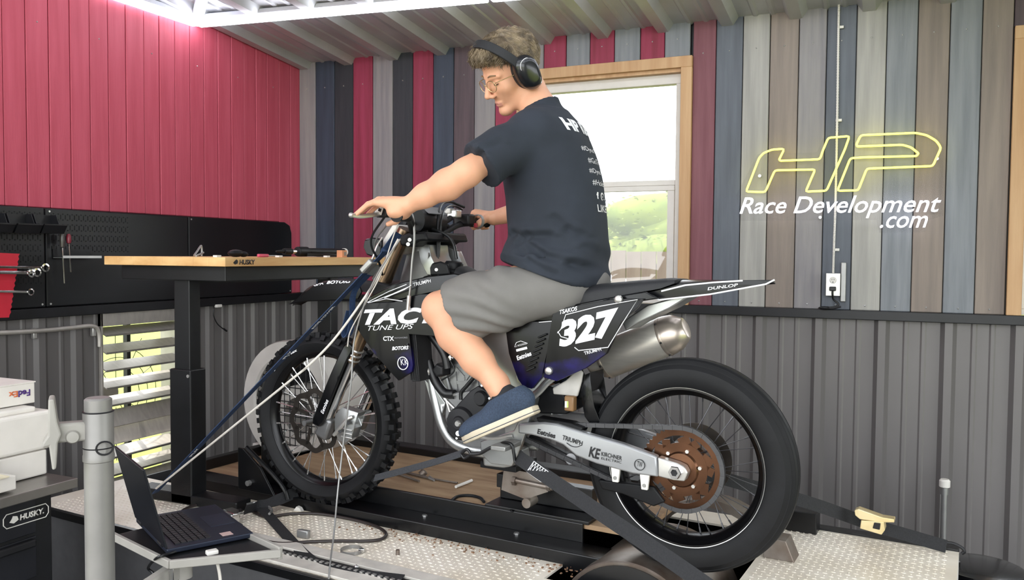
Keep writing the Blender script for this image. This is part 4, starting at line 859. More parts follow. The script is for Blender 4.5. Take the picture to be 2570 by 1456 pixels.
# ================================================================== rider: bodies grown from smooth distance fields
class Field:
    def __init__(s, lo, hi, h):
        s.lo = np.array(lo, float); s.h = h; s.n = np.ceil((np.array(hi)-s.lo)/h).astype(int)+1; s.F = np.full(s.n, 1.0, np.float32)
    def sub(s, lo, hi):
        a = np.maximum(np.floor((np.array(lo)-s.lo)/s.h).astype(int), 0); b = np.minimum(np.ceil((np.array(hi)-s.lo)/s.h).astype(int)+1, s.n)
        if np.any(b <= a): return None, None
        sl = tuple(slice(i, j) for i, j in zip(a, b)); ax = [s.lo[k]+s.h*np.arange(a[k], b[k]) for k in range(3)]
        return sl, [ax[0][:, None, None], ax[1][None, :, None], ax[2][None, None, :]]
    def put(s, sl, d, k, op='u'):
        A = s.F[sl]; d = d.astype(np.float32)
        if op == 'u':
            hh = np.clip(.5+.5*(A-d)/k, 0, 1); s.F[sl] = A*(1-hh)+d*hh-k*hh*(1-hh)
        else:
            d = -d; hh = np.clip(.5-.5*(A-d)/k, 0, 1); s.F[sl] = A*(1-hh)+d*hh+k*hh*(1-hh)
    def cone(s, a, b, r1, r2, k=.02, op='u'):
        a, b = np.array(a, float), np.array(b, float); m = max(r1, r2)+k+.03
        sl, g = s.sub(np.minimum(a, b)-m, np.maximum(a, b)+m)
        if sl is None: return
        ba = b-a; L = ba@ba+1e-12; t = np.clip(((g[0]-a[0])*ba[0]+(g[1]-a[1])*ba[1]+(g[2]-a[2])*ba[2])/L, 0, 1)
        d = np.sqrt((g[0]-a[0]-t*ba[0])**2+(g[1]-a[1]-t*ba[1])**2+(g[2]-a[2]-t*ba[2])**2)-(r1+(r2-r1)*t); s.put(sl, d, k, op)
    def chain(s, pts, k=.02):
        for (a, ra), (b, rb) in zip(pts[:-1], pts[1:]): s.cone(a, b, ra, rb, k)
    def ell(s, c, r, R=None, k=.02, op='u'):
        c = np.array(c, float); R = np.eye(3) if R is None else np.array(R); m = max(r)+k+.03
        sl, g = s.sub(c-m, c+m)
        if sl is None: return
        x, y, z = g[0]-c[0], g[1]-c[1], g[2]-c[2]; q = [(R[i][0]*x+R[i][1]*y+R[i][2]*z)/r[i] for i in range(3)]
        n1 = np.sqrt(q[0]**2+q[1]**2+q[2]**2); n2 = np.sqrt((q[0]/r[0])**2+(q[1]/r[1])**2+(q[2]/r[2])**2)+1e-9
        s.put(sl, n1*(n1-1)/n2, k, op)
    def cut(s, p, n, k=.004):      # keep the side n points away from
        p, n = np.array(p, float), np.array(n, float)/np.linalg.norm(n); sl, g = s.sub(s.lo, s.lo+s.h*s.n)
        s.put(sl, -((g[0]-p[0])*n[0]+(g[1]-p[1])*n[1]+(g[2]-p[2])*n[2])+0*s.F, k, 'i')
    def mesh(s):
        F = s.F; ins = F < 0; n = s.n
        c = np.zeros(tuple(n-1), np.int8)
        for i in (0, 1):
            for j in (0, 1):
                for k in (0, 1): c += ins[i:n[0]-1+i, j:n[1]-1+j, k:n[2]-1+k]
        cells = np.argwhere((c > 0) & (c < 8)); idx = np.full(tuple(n-1), -1, np.int32); idx[tuple(cells.T)] = np.arange(len(cells))
        corner = np.array([(i, j, k) for i in (0, 1) for j in (0, 1) for k in (0, 1)]); val = np.stack([F[tuple((cells+q).T)] for q in corner], 1)
        acc = np.zeros((len(cells), 3)); cnt = np.zeros(len(cells))
        for a in range(8):
            for b in range(a+1, 8):
                if abs(corner[a]-corner[b]).sum() != 1: continue
                va, vb = val[:, a], val[:, b]; m = (va < 0) != (vb < 0); t = np.where(m, va/np.where(m, va-vb, 1), 0)
                acc += m[:, None]*(corner[a]+t[:, None]*(corner[b]-corner[a])); cnt += m
        V = s.lo+s.h*(cells+acc/cnt[:, None]); quads = []
        for ax in range(3):
            e = [slice(1, -1)]*3; e[ax] = slice(0, -1); e2 = [slice(1, -1)]*3; e2[ax] = slice(1, None)
            A, B = ins[tuple(e)], ins[tuple(e2)]; ch = np.argwhere(A != B); off = np.ones(3, int); off[ax] = 0; base = ch+off; u, v = [(1, 2), (2, 0), (0, 1)][ax]
            du, dv = np.zeros(3, int), np.zeros(3, int); du[u] = 1; dv[v] = 1
            q = np.stack([idx[tuple((base-du-dv).T)], idx[tuple((base-dv).T)], idx[tuple(base.T)], idx[tuple((base-du).T)]], 1); fl = ~A[tuple(ch.T)]; q[fl] = q[fl][:, ::-1]; quads.append(q)
        return V, np.concatenate(quads)
def field_obj(name, fld, mats, parent=None, loc=None, pick=None, relax=2, disp=None, **kw):
    V, Q = fld.mesh(); V = V.copy()
    for _ in range(relax):
        acc = np.zeros_like(V); cnt = np.zeros(len(V))
        for a, b in ((0, 1), (1, 2), (2, 3), (3, 0)):
            for i, j in ((a, b), (b, a)): np.add.at(acc, Q[:, i], V[Q[:, j]]); np.add.at(cnt, Q[:, i], 1)
        V = .5*V+.5*acc/np.maximum(cnt, 1)[:, None]
    me = bpy.data.meshes.new(name); me.vertices.add(len(V)); me.vertices.foreach_set('co', V.ravel()); me.loops.add(len(Q)*4); me.loops.foreach_set('vertex_index', Q.ravel().astype(np.int32))
    me.polygons.add(len(Q)); me.polygons.foreach_set('loop_start', np.arange(0, len(Q)*4, 4, dtype=np.int32)); me.update(calc_edges=True)
    if disp is not None:
        N = np.empty(len(V)*3, np.float32); me.vertices.foreach_get('normal', N); N = N.reshape(-1, 3); V = V+N*disp(V, N)[:, None]; me.vertices.foreach_set('co', V.ravel()); me.update()
    for m in (mats if isinstance(mats, list) else [mats]): me.materials.append(m)
    if pick is not None:
        C = V[Q].mean(1); me.polygons.foreach_set('material_index', pick(C).astype(np.int32))
    me.polygons.foreach_set('use_smooth', [True]*len(Q))
    o = bpy.data.objects.new(name, me); COL.objects.link(o); o.parent = parent
    if loc is not None: o.location = loc; o.rotation_euler = (0, 0, PHI)
    return tag(o, **kw)
A3 = lambda *a: np.array(a, float)
# head frame
yw, pt_, rl = .95, .53, -.19; HC = A3(-.620, -.054, 1.706)
hf = A3(-math.cos(yw)*math.cos(pt_), -math.sin(yw)*math.cos(pt_), -math.sin(pt_)); s0 = np.cross((0, 0, 1.), hf); s0 /= np.linalg.norm(s0); u0 = np.cross(hf, s0)
hs = s0*math.cos(rl)+u0*math.sin(rl); hu = np.cross(hf, hs); HR = np.array([hf, hs, hu])
def H(f, s, u): return HC+hf*f+hs*s+hu*u
M_skin = mat('skin', '#d9a283', .52, 0, var=.07, scale=9, sub=.12, bump=.05, bscale=120); M_lip = mat('lip_skin', '#c98d7c', .5, 0, var=.05)
M_shirt = mat('black_cotton', '#262c36', .88, 0, var=.12, scale=8, bump=.15, bscale=500); M_short = mat('grey_short_cloth', '#73716e', .85, 0, var=.06, scale=12, bump=.12, bscale=450)
M_hair = mat('light_brown_hair', '#5a4e40', .5, 0, col2='#948369', scale=30, stretch=(1, 1, 1)); M_sock = mat('dark_sock', '#202226', .9, 0, var=.1, bump=.2, bscale=300)
M_shoe = mat('denim_blue_canvas', '#2b3748', .85, 0, col2='#364459', scale=220, bump=.25, bscale=400); M_sole = mat('cream_rubber_sole', '#c9bda6', .6, 0, var=.08, bump=.1, bscale=150)

bf = Field((-1.06, -.47, .56), (-.28, .47, 1.84), .0034)
# --- torso core and legs
bf.ell((-.46, 0, 1.06), (.11, .14, .10), k=.03); bf.cone((-.47, 0, 1.08), (-.51, 0, 1.44), .10, .11, .05); bf.cone((-.49, -.11, 1.475), (-.50, .11, 1.48), .05, .05, .04)
for s in (-1, 1):
    kx = -.805
    bf.chain([((-.44, s*.09, 1.0), .085 if s < 0 else .06), ((-.64, s*.16, .955), .076 if s < 0 else .06), ((kx, s*.20, .912 if s < 0 else .88), .056)], .03)
    bf.ell((kx-.018, s*.203, .905), (.045, .046, .05), k=.02)
    bf.chain([((kx+.008, s*.203, .892), .050), ((-.742, s*.205, .825), .058), ((-.655, s*.205, .745), .049), ((-.580, s*.202, .672), .0345), ((-.555, s*.20, .62), .036)], .03)
    bf.ell((-.715, s*.208, .822), (.045, .05, .075), np.array([[.7, 0, .71], [0, 1, 0], [-.71, 0, .7]]), k=.03)
    bf.ell((-.562, s*.2-.03*1, .650), (.014, .012, .014), k=.015)
# --- arms
LS, LE, LW = A3(-.505, -.170, 1.478), A3(-.618, -.335, 1.343), A3(-.815, -.372, 1.246)
bf.chain([(LS, .046), ((LS+LE)/2, .046), (LE, .042)], .03); bf.chain([(LE, .043), (LE*.68+LW*.32+A3(0, 0, -.004), .046), (LE*.3+LW*.7, .035), (LW, .0275)], .025)
RS, RE, RWr = A3(-.53, .185, 1.49), A3(-.70, .37, 1.285), A3(-.935, .368, 1.238)
bf.chain([(RS, .046), ((RS+RE)/2, .046), (RE, .042)], .03); bf.chain([(RE, .043), (RE*.6+RWr*.4, .043), (RWr, .029)], .025)
# --- left hand: palm over the grip, fingers stretched along the clutch lever, thumb under the bar
pk = [A3(-.915, -.405, 1.255), A3(-.922, -.383, 1.264), A3(-.924, -.360, 1.266), A3(-.918, -.338, 1.262)]
for q in pk: bf.cone(LW+(q-pk[1])*.35, q, .020, .0125, .012)
bf.ell((LW+pk[1])/2+A3(0, .005, .0), (.055, .036, .018), k=.012); bf.ell((-.852, -.368, 1.224), (.036, .046, .026), k=.015)
tips = [A3(-.985, -.415, 1.218), A3(-1.008, -.400, 1.216), A3(-1.010, -.380, 1.218), A3(-.992, -.352, 1.222)]
for q, t, r in zip(pk, tips, (.0078, .0088, .0092, .0090)):
    m1 = q*.55+t*.45+A3(0, 0, .009); bf.chain([(q, r*1.15), (m1, r), (t, r*.82)], .004)
bf.chain([(A3(-.835, -.330, 1.238), .016), (A3(-.868, -.312, 1.222), .0125), (A3(-.905, -.318, 1.198), .0105), (A3(-.925, -.330, 1.188), .009)], .008)
# --- right hand closed round the throttle grip
pr = [A3(-1.012, .412-.0, 1.258), A3(-1.020, .390, 1.263), A3(-1.020, .367, 1.263), A3(-1.014, .345, 1.258)]
for q in pr: bf.cone(RWr+(q-pr[1])*.35, q, .021, .0135, .012)
for q, r in zip(pr, (.0085, .0095, .0098, .0095)):
    bf.chain([(q, r*1.1), (q+A3(-.020, 0, -.028), r), (q+A3(-.002, 0, -.058), r*.95), (q+A3(.022, 0, -.058), r*.85)], .004)
bf.chain([(A3(-.95, .335, 1.236), .017), (A3(-.972, .318, 1.215), .0125), (A3(-1.0, .322, 1.197), .0100)], .008)
# --- neck and head
bf.chain([(A3(-.505, 0, 1.50), .064), (A3(-.535, -.012, 1.580), .056), (H(-.040, 0, -.035), .055)], .03)
hb = lambda c, r, k=.015, op='u': bf.ell(H(*c), r, HR, k, op)
hb((-.012, 0, .050), (.100, .077, .086), .02); hb((.030, 0, -.022), (.066, .062, .088), .03)
for s in (-1, 1):
    bf.cone(H(.0, s*.050, -.060), H(.068, s*.012, -.104), .020, .015, .02)
    hb((.058, s*.040, -.024), (.022, .022, .020), .02)
    bf.cone(H(.088, s*.012, .022), H(.074, s*.048, .020), .0085, .008, .010)
    hb((.096, s*.031, .001), (.018, .017, .010), .008, 'i')
    hb((.0745, s*.031, .000), (.0135, .0150, .0125), .004)
    hb((.103, s*.0115, -.040), (.010, .0075, .0075), .005)
    hb((-.008, s*.078, -.008), (.018, .010, .030), .006)
hb((.074, 0, -.103), (.020, .022, .017), .015)
bf.cone(H(.092, 0, .012), H(.117, 0, -.034), .0075, .0105, .008)
hb((.0850, 0, -.0685), (.0120, .0215, .0055), .008); hb((.0835, 0, -.0780), (.0115, .0185, .0058), .008); hb((.097, 0, -.0733), (.007, .022, .0012), .003, 'i')
def skin_pick(C):
    q = (C-HC) @ HR.T; lip = (np.abs(q[:, 1]) < .019) & (q[:, 0] > .084) & (q[:, 2] > -.0835+.10*np.abs(q[:, 1])) & (q[:, 2] < -.0640-.12*np.abs(q[:, 1])); return lip.astype(int)
body = field_obj('person', bf, [M_skin, M_lip], loc=OB, pick=skin_pick, relax=2, label='rider in a black T-shirt and grey shorts sitting on the motorcycle, wearing ear muffs', cat='person')
M_brow = mat('brow_hair', '#7d654c', .7); M_eye = mat('eye_line', '#3a2a22', .4)
for s in (-1, 1):
    MB().tube(smooth_path([H(.0965, s*.014, .0245), H(.0945, s*.030, .0290), H(.0835, s*.046, .0250)], 5), [(.0016, .0024)]*11, 6).build('eyebrow', M_brow, body)
    MB().tube(smooth_path([H(.0865, s*.019, -.004), H(.0905, s*.031, -.0060), H(.0835, s*.0435, -.003)], 5), .0014, 6).build('eyelash', M_eye, body)

# --- T-shirt
tz = A3(.94, 1.024, 1.091, 1.145, 1.212, 1.279, 1.346, 1.414, 1.481, 1.530, 1.575); tc = A3(-.455, -.462, -.475, -.462, -.469, -.476, -.488, -.498, -.505, -.508, -.51)
tH = A3(.178, .184, .197, .184, .186, .182, .183, .176, .160, .135, .085); tb = A3(.20, .205, .20, .185, .185, .185, .19, .198, .200, .17, .10)
ta = np.sqrt(np.maximum((.91*tH)**2-(.41*tb)**2, .004))/.91
sf = Field((-.80, -.42, .93), (-.22, .46, 1.70), .006)
sl, g = sf.sub(sf.lo, sf.lo+sf.h*sf.n); z = g[2].ravel(); cx_, a_, b_ = np.interp(z, tz, tc), np.interp(z, tz, ta), np.interp(z, tz, tb)
tw = np.interp(z, [1.0, 1.5], [0, .22])   # the chest turns towards the laptop
xr = (g[0]-cx_)*np.cos(tw)+g[1]*np.sin(tw); yr = -(g[0]-cx_)*np.sin(tw)+g[1]*np.cos(tw)
d = ((np.abs(xr/a_)**2.3+np.abs(yr/b_)**2.3)**(1/2.3)-1)*np.minimum(a_, b_); d = np.maximum(d, g[2]-1.575); sf.F = d.astype(np.float32)
sf.cone((-.49, -.13, 1.490), (-.52, .13, 1.500), .064, .064, .05); sf.cone((-.512, -.003, 1.53), (-.548, -.014, 1.645), .072, .067, .03)
sl, g = sf.sub((-.72, -.12, 1.56), (-.40, .12, 1.75)); pl = ((g[0]+.49)*-.47+(g[2]-1.612)*.88)+0*g[1]; sf.F[sl] = np.maximum(sf.F[sl], pl.astype(np.float32))
SE = LS+.78*(LE-LS)+A3(.006, -.004, -.006); sf.chain([(LS+A3(.012, .02, .0), .070), (SE*.5+LS*.5+A3(.0, 0, .0), .069), (SE+A3(.004, 0, -.004), .072), (SE+(SE-LS)*.25, .073)], .04)
RE_ = RS*.25+RE*.75; sf.chain([(RS+A3(.01, -.02, 0), .078), (RE_, .074), (RE_+(RE_-RS)*.15, .074)], .045)
dl = (SE-LS)/np.linalg.norm(SE-LS)
sl, g = sf.sub((-.80, -.42, 1.1), SE+A3(.16, .12, .2)); pl = (g[0]-SE[0])*dl[0]+(g[1]-SE[1])*dl[1]+(g[2]-SE[2])*dl[2]
near = (g[1] < -.19)*1.0; sf.F[sl] = np.where((pl > 0) & (near > 0), np.maximum(sf.F[sl], pl), sf.F[sl]).astype(np.float32)
dr = (RE_-RS)/np.linalg.norm(RE_-RS); sl, g = sf.sub((-.80, .20, 1.1), (-.3, .46, 1.6)); pl = (g[0]-RE_[0])*dr[0]+(g[1]-RE_[1])*dr[1]+(g[2]-RE_[2])*dr[2]; sf.F[sl] = np.where(pl > 0, np.maximum(sf.F[sl], pl), sf.F[sl]).astype(np.float32)
hn = A3(-.26, 0, -1.0); sf.cut((-.28, 0, .985), hn)
def cloth(V, N, amp=.006, seed=0):
    r = np.random.RandomState(seed); o = np.zeros(len(V))
    for i in range(7):
        k = r.normal(size=3)*np.array([9, 7, 13]); o += np.sin(V@k+r.uniform(0, 6.28)+1.5*np.sin(V@(r.normal(size=3)*6)))/7
    return o*amp
FOLDS = [([tuple(BL(x, y, -.19)[[0, 2]]) for x, y in p], w, a) for p, w, a in ((((1272, 588), (1320, 592), (1375, 592)), .012, .011), (((1300, 602), (1360, 640), (1420, 662), (1480, 700)), .012, .010), (((1385, 545), (1412, 575), (1432, 590)), .010, .006), (((1290, 610), (1330, 655), (1390, 690)), .010, .006), (((1240, 430), (1275, 400), (1300, 370)), .012, .006), (((1490, 520), (1495, 600), (1480, 660)), .012, .006), (((1440, 620), (1470, 650), (1500, 660)), .010, .006))]
def shirt_fold(V, N):
    low = np.clip((1.28-V[:, 2])/.25, 0, 1); d = cloth(V, N, .018, 3)*(.35+low)
    t = V[:, 2]*62+V[:, 0]*26+4*np.sin(V[:, 1]*9+V[:, 0]*5); d += .0055*np.sin(t)*np.clip((1.17-V[:, 2])/.10, 0, 1)*np.clip((V[:, 2]-.99)/.05, 0, 1)
    P2 = V[:, [0, 2]]; side = np.clip(-N[:, 1]*1.6+.2, 0, 1)
    for pts_, w_, a_ in FOLDS:
        for (ax, az), (bx_, bz) in zip(pts_[:-1], pts_[1:]):
            A, B = np.array([ax, az]), np.array([bx_, bz]); t_ = np.clip(((P2-A)@(B-A))/((B-A)@(B-A)), 0, 1); dv = P2-A-t_[:, None]*(B-A); r_ = np.sqrt((dv**2).sum(1)); d -= a_*np.exp(-(r_/w_)**2)*side; d += .6*a_*np.exp(-((r_-1.9*w_)/w_)**2)*side*(dv[:, 1] > 0)
    q = V-(LS*.5+SE*.5); d += .004*np.sin((q@A3(-.5, .2, .8))*70)*np.exp(-(q**2).sum(1)/.012)
    return d
shirt = field_obj('t_shirt', sf, M_shirt, parent=body, relax=2, disp=shirt_fold)
# --- shorts
pf = Field((-.90, -.36, .80), (-.24, .36, 1.16), .0065)
pf.ell((-.43, 0, 1.00), (.145, .15, .10), k=.03)
for s in (-1, 1):
    pf.chain([((-.42, s*.08, .985), .092), ((-.58, s*.15, .950), .098), ((-.70, s*.185, .925), .088), ((-.77, s*.20, .905), .084)], .05)
    pf.cone((-.60, s*.17, .915), (-.70, s*.195, .870), .075, .062, .04)
hk = A3(-.735, -.2, .915); sl, g = pf.sub(pf.lo, pf.lo+pf.h*pf.n); nn_ = A3(-.80, 0, -.42); nn_ /= np.linalg.norm(nn_)
pl = (g[0]-hk[0])*nn_[0]+(g[2]-hk[2])*nn_[2]+0*g[1]; pf.F = np.maximum(pf.F, pl.astype(np.float32))
pf.F = np.maximum(pf.F, (g[2]-1.055+0*g[0]+0*g[1]).astype(np.float32))
# room for the saddle between the legs
def short_fold(V, N):
    d = cloth(V, N, .012, 5); t = (V[:, 0]*.8+V[:, 2]*1.9)*62+3*np.sin(V[:, 1]*10)+2.5*np.sin(V[:, 0]*13); return d+.0042*np.sin(t)*np.abs(np.sin(V[:, 0]*9+1))*np.clip((-.42-V[:, 0])/.15, 0, 1)
shorts = field_obj('shorts', pf, M_short, parent=body, relax=2, disp=short_fold)
q = [BL(x, y, -.335) for x, y in ((1100, 720), (1118, 752), (1156, 792), (1200, 824))]
# --- socks and shoes
def foot(s):
    Hh, T = A3(-.440, s*.205, .598), A3(-.700, s*.225, .472); d = T-Hh; L = np.linalg.norm(d); d /= L; u = A3(d[2], 0, -d[0]); u = u if u[2] > 0 else -u; w = np.cross(u, d)
    P = lambda a, b, c=0: Hh+d*a+u*b+w*c*s
    root = body
    f = Field(np.minimum(Hh, T)-.14, np.maximum(Hh, T)+A3(.10, .14, .16), .004)
    R = np.array([d, w, u])
    f.ell(P(.035, .045), (.052, .036, .045), R, .02); f.ell(P(.10, .045), (.07, .038, .048), R, .03); f.ell(P(.185, .030), (.075, .046, .036), R, .03); f.ell(P(.245, .024), (.040, .040, .026), R, .025)
    f.cone(P(.045, .06), P(.050, .105), .040, .037, .02); f.cone(P(.075, .06), P(.10, .085), .038, .034, .02)
    n = u*.98+d*.06; f.cut(P(.06, .088), n); f.cut(P(0, .012), -u)
    f.cone(P(.052, .07), P(.060, .14), .030, .030, .004, 'i')
    sh = field_obj('shoe', f, M_shoe, parent=root, relax=2)
    out = [(-.012, 0), (-.006, .026), (.02, .037), (.07, .038), (.12, .038), (.17, .046), (.215, .048), (.255, .038), (.278, .016), (.282, 0), (.276, -.018), (.252, -.036), (.21, -.044), (.165, -.044), (.12, -.036), (.07, -.036), (.02, -.036), (-.006, -.024)]
    v = [P(a, h, c) for h, k in ((-.012, .96), (-.009, 1), (.012, 1), (.015, .97)) for a, c in [(x_*k+.135*(1-k), y_*k) for x_, y_ in out]]; n_ = len(out)
    fc = [tuple(range(n_))[::-1], tuple(3*n_+i for i in range(n_))]+[(r*n_+i, r*n_+(i+1) % n_, (r+1)*n_+(i+1) % n_, (r+1)*n_+i) for r in range(3) for i in range(n_)]
    MB().add(v, fc).build('shoe_sole', M_sole, sh, smooth=40)
    MB().tube([P(a*1.002, -.003, c*1.02) for a, c in out], .0013, 5, closed=True).build('sole_stripe', M_navy, sh)
    for k in range(3): 
        a = .105+.025*k; MB().tube(smooth_path([P(a, .080-.012*k, -.026), P(a+.004, .093-.014*k, 0), P(a, .080-.012*k, .026)], 5), .0022, 6).build('lace', M_navy, sh)
    MB().tube(smooth_path([P(.095, .088, .022*1), P(.115, .085, .042), P(.128, .062, .043), P(.112, .066, .042)], 5), .0017, 6).build('lace_end', M_printb, sh)
    MB().box(P(.085, .066, .0375), (.024, .004, .006), Matrix((d, w*s, u)).transposed()).build('shoe_tag', M_print, sh)
    k = Field(np.minimum(Hh, T)-.1, np.maximum(Hh, T)+.16, .004); k.cone(P(.052, .05), A3(-.560, s*.201, .640), .039, .0395, .01); k.cone(P(.052, .05), P(.09, .06), .036, .03, .02); k.cut(P(.06, .116), u*.98+d*.05); k.cut(P(0, .03), -u)
    field_obj('sock', k, M_sock, parent=root, relax=1)
foot(-1); foot(1)
# --- hair
hfld = Field(HC-.16, HC+.17, .0036)
hfld.ell(H(-.014, 0, .048), (.106, .083, .093), HR, .02); hfld.ell(H(.046, 0, .094), (.064, .060, .036), HR, .03)
sl, g = hfld.sub(hfld.lo, hfld.lo+hfld.h*hfld.n); X_, Y_, Z_ = g[0]-HC[0], g[1]-HC[1], g[2]-HC[2]
qf, qs, qu = (hf[0]*X_+hf[1]*Y_+hf[2]*Z_), (hs[0]*X_+hs[1]*Y_+hs[2]*Z_), (hu[0]*X_+hu[1]*Y_+hu[2]*Z_)
line = np.where(qf > .02, .052+.22*(qf-.02)-.35*np.clip(np.abs(qs)-.045, 0, 1), np.where(qf > -.03, -.012, -.055)); hfld.F = np.maximum(hfld.F, (line-qu).astype(np.float32)*.7)
def hair_disp(V, N):
    q = (V-HC)@HR.T; return .004*np.sin(q[:, 1]*260+5*np.sin(q[:, 0]*40))*.5+.003*np.sin(q[:, 0]*120+q[:, 1]*90)
hair = field_obj('hair', hfld, M_hair, parent=body, relax=1, disp=hair_disp)
rnd = random.Random(4); mb = MB(); hv = np.array([v.co[:] for v in hair.data.vertices]); hnm = np.array([v.normal[:] for v in hair.data.vertices])
for i in rnd.sample(range(len(hv)), min(9000, len(hv))):
    p, n = Vector(hv[i]), Vector(hnm[i]); qv = HR@(hv[i]-HC)
    if qv[2] < -.03 and rnd.random() < .5: continue
    comb = Vector(hf*(.9 if qv[0] > .0 else -.25)+hs*(.75*np.sign(qv[1])*min(1, abs(qv[1])/.05))-hu*(.25 if qv[2] > .06 else 1.0)+np.array([rnd.uniform(-.22, .22) for _ in range(3)]))
    comb = (comb-n*comb.dot(n)*.9); L = rnd.uniform(.012, .026)*(1.2 if qv[0] > .05 else .75 if qv[2] > 0 else .45); a = p-n*.003; b = p+n*L*.13+comb.normalized()*L*.5; c = p+n*L*.05+comb.normalized()*L
    mb.tube([a, b, c], [.0010, .0008, .0002], 3, cap=False)
mb.build('hair_strands', M_hair, hair, kind='stuff')
# --- ear muffs
muff = empty('ear_muffs', HC, 0, parent=body); M_muff = mat('black_muff_plastic', '#16181d', .28, 0, var=.15, coat=.3); M_foam = mat('ear_cushion', '#1d1e22', .7)
hl = lambda f, s, u: Vector(hf*f+hs*s+hu*u)
def cup(s):
    out = [(-.030, -.050), (-.038, -.015), (-.036, .025), (-.016, .050), (.014, .054), (.036, .036), (.040, .0), (.030, -.036), (.006, -.056)]; v = []; fcs = []; lv = ((.080, 1.0), (.092, 1.06), (.108, 1.04), (.122, .84), (.128, .55)); n_ = len(out)
    sm = []; 
    for i in range(n_):
        for k in range(4):
            p0, p1, p2, p3 = (Vector((*out[(i+j-1) % n_], 0)) for j in range(4)); t = k/4; q_ = .5*((2*p1)+(p2-p0)*t+(2*p0-5*p1+4*p2-p3)*t*t+(3*p1-p0-3*p2+p3)*t**3); sm.append((q_.x, q_.y))
    m_ = len(sm)
    for w_, k in lv: v += [hl(a*k-.004, s*w_, b*k-.002) for a, b in sm]
    fcs = [tuple(range(m_))[::-1], tuple((len(lv)-1)*m_+i for i in range(m_))]+[(r*m_+i, r*m_+(i+1) % m_, (r+1)*m_+(i+1) % m_, (r+1)*m_+i) for r in range(len(lv)-1) for i in range(m_)]
    c_ = MB().add(v, fcs).build('ear_cup', M_muff, muff, smooth=50)
    MB().add([hl(a*1.0-.004, s*.066, b*1.0-.002) for a, b in sm]+[hl(a*1.02-.004, s*.082, b*1.02-.002) for a, b in sm], [tuple(range(m_))[::-1], tuple(m_+i for i in range(m_))]+[(i, (i+1) % m_, m_+(i+1) % m_, m_+i) for i in range(m_)]).build('ear_cushion', M_foam, c_, smooth=50)
    tri = [(-.022, .018), (-.008, .044), (.018, .040), (.028, .018), (.016, .002), (-.004, .006)]
    MB().tube(smooth_path([hl(a, s*(.1235-.10*(abs(a)+abs(b-.015))*.6), b) for a, b in tri+[tri[0]]], 4), .0011, 5).build('cup_reflection', M_print, c_)  # reflection on the ear cup, drawn in as a white line
cup(1); cup(-1)
bu = (hu*.86+hf*.50)
MB().ribbon([Vector(hs*(.104*math.cos(t))+bu*(.03+.126*math.sin(t))) for t in [math.pi*k/24 for k in range(25)]], .030, .010, [tuple(hf*.86-hu*.5)]*25).build('headband', M_foam, muff, smooth=50, bevel=.003)
for s in (-1, 1): MB().tube([hl(.018, s*.106, .036), hl(.020, s*.112, .0), hl(.012, s*.118, -.02)], .0028, 6).build('yoke', M_muff, muff)
# --- spectacles
gl = empty('glasses', HC, 0, parent=body); M_gold = mat('gold_wire', '#cfb98c', .25, .8)
for s in (-1, 1):
    ring = [hl(.1045-.25*abs(.031*1+.0235*math.cos(t)-.031)*0-.004*math.cos(t), s*(.0315+.0235*math.cos(t)), -.004+.0195*math.sin(t)) for t in [2*math.pi*k/28 for k in range(28)]]
    MB().tube(ring, .0013, 6, closed=True).build('rim', M_gold, gl)
    MB().add([p for p in ring], [tuple(range(28))]).build('lens', mat('clear_lens', '#ffffff', .03, 0, var=.0, trans=1, alpha=.25), gl, smooth=0)
    MB().tube(smooth_path([hl(.100, s*.0555, .006), hl(.085, s*.070, .008), hl(.03, s*.081, .006), hl(-.01, s*.083, .002)], 6), .0014, 6).build('temple', M_gold, gl)
MB().tube(smooth_path([hl(.1085, -.009, .0), hl(.113, 0, .004), hl(.1085, .009, .0)], 5), .0012, 6).build('bridge', M_gold, gl)
# --- writing on the back of the shirt
sb = bvh_of(shirt)
bn = Vector((math.cos(.30), math.sin(.30), 0)); bxd = Vector((-bn.y, bn.x, 0)); 
def back_word(s_, zc, w, h, cc=0.0, bold=.02):
    o_ = Vector((-.47, 0, 0))+bn*.5+bxd*(cc-w/2); o_.z = zc
    lettering('shirt_lettering', s_, M_print, shirt, o_, bxd, (0, 0, 1), width=w, height=h, bold=bold, bvh=sb, cast=tuple(-bn), off=.002)
back_word('HP RACE', 1.490, .27, .042, bold=.05); 
for i, (t_, w) in enumerate((('#DynoTuning', .21), ('#GoTracos', .18), ('#DynoTested', .20), ('#Holeshots', .19))): back_word(t_, 1.425-.036*i, w, .020, bold=.0)
back_word('f  @  You', 1.268, .16, .030, bold=.06); back_word('LIKE US', 1.232, .17, .024, bold=.01)
# ================================================================== louvered exhaust fan in the left wall
M_lou = mat('louver_metal', '#a9a49d', .42, .45, var=.08, stretch=(1, 3, 1)); M_dirt = mat('fan_motor_grey', '#8b8784', .6, .2, col2='#a39e99', scale=8, bump=.2)
fan = empty('exhaust_fan', (XA, (FY0+FY1)/2, FZ0), label='louvered wall fan with half-open metal slats behind the bench leg', cat='fan')
hw_, hh_ = (FY1-FY0)/2, FZ1-FZ0
for a, b, c, d in ((-hw_, hw_, 0, .03), (-hw_, hw_, hh_-.07, hh_), (-hw_, -hw_+.012, 0, hh_), (hw_-.012, hw_, 0, hh_)):
    MB().box((-.06, (a+b)/2, (c+d)/2), (.16, b-a, d-c)).build('frame', M_lou, fan, smooth=0, bevel=.002)
nsl = 10; ps = (hh_-.10)/nsl
for i in range(nsl):
    zc = .045+ps*(i+.5); ang = .55 if i > 4 or i in (1, 2) else .12
    if i in (3, 4): ang = -.05
    o = MB().box((0, 0, 0), (.006, 2*hw_-.03, ps*1.02)).box((.004, 0, -ps*.5), (.012, 2*hw_-.03, .006)).build('slat', M_lou, fan, smooth=0)
    o.location = (-.005, 0, zc); o.rotation_euler = (0, -1.16 if ang > .3 else -.45, 0)
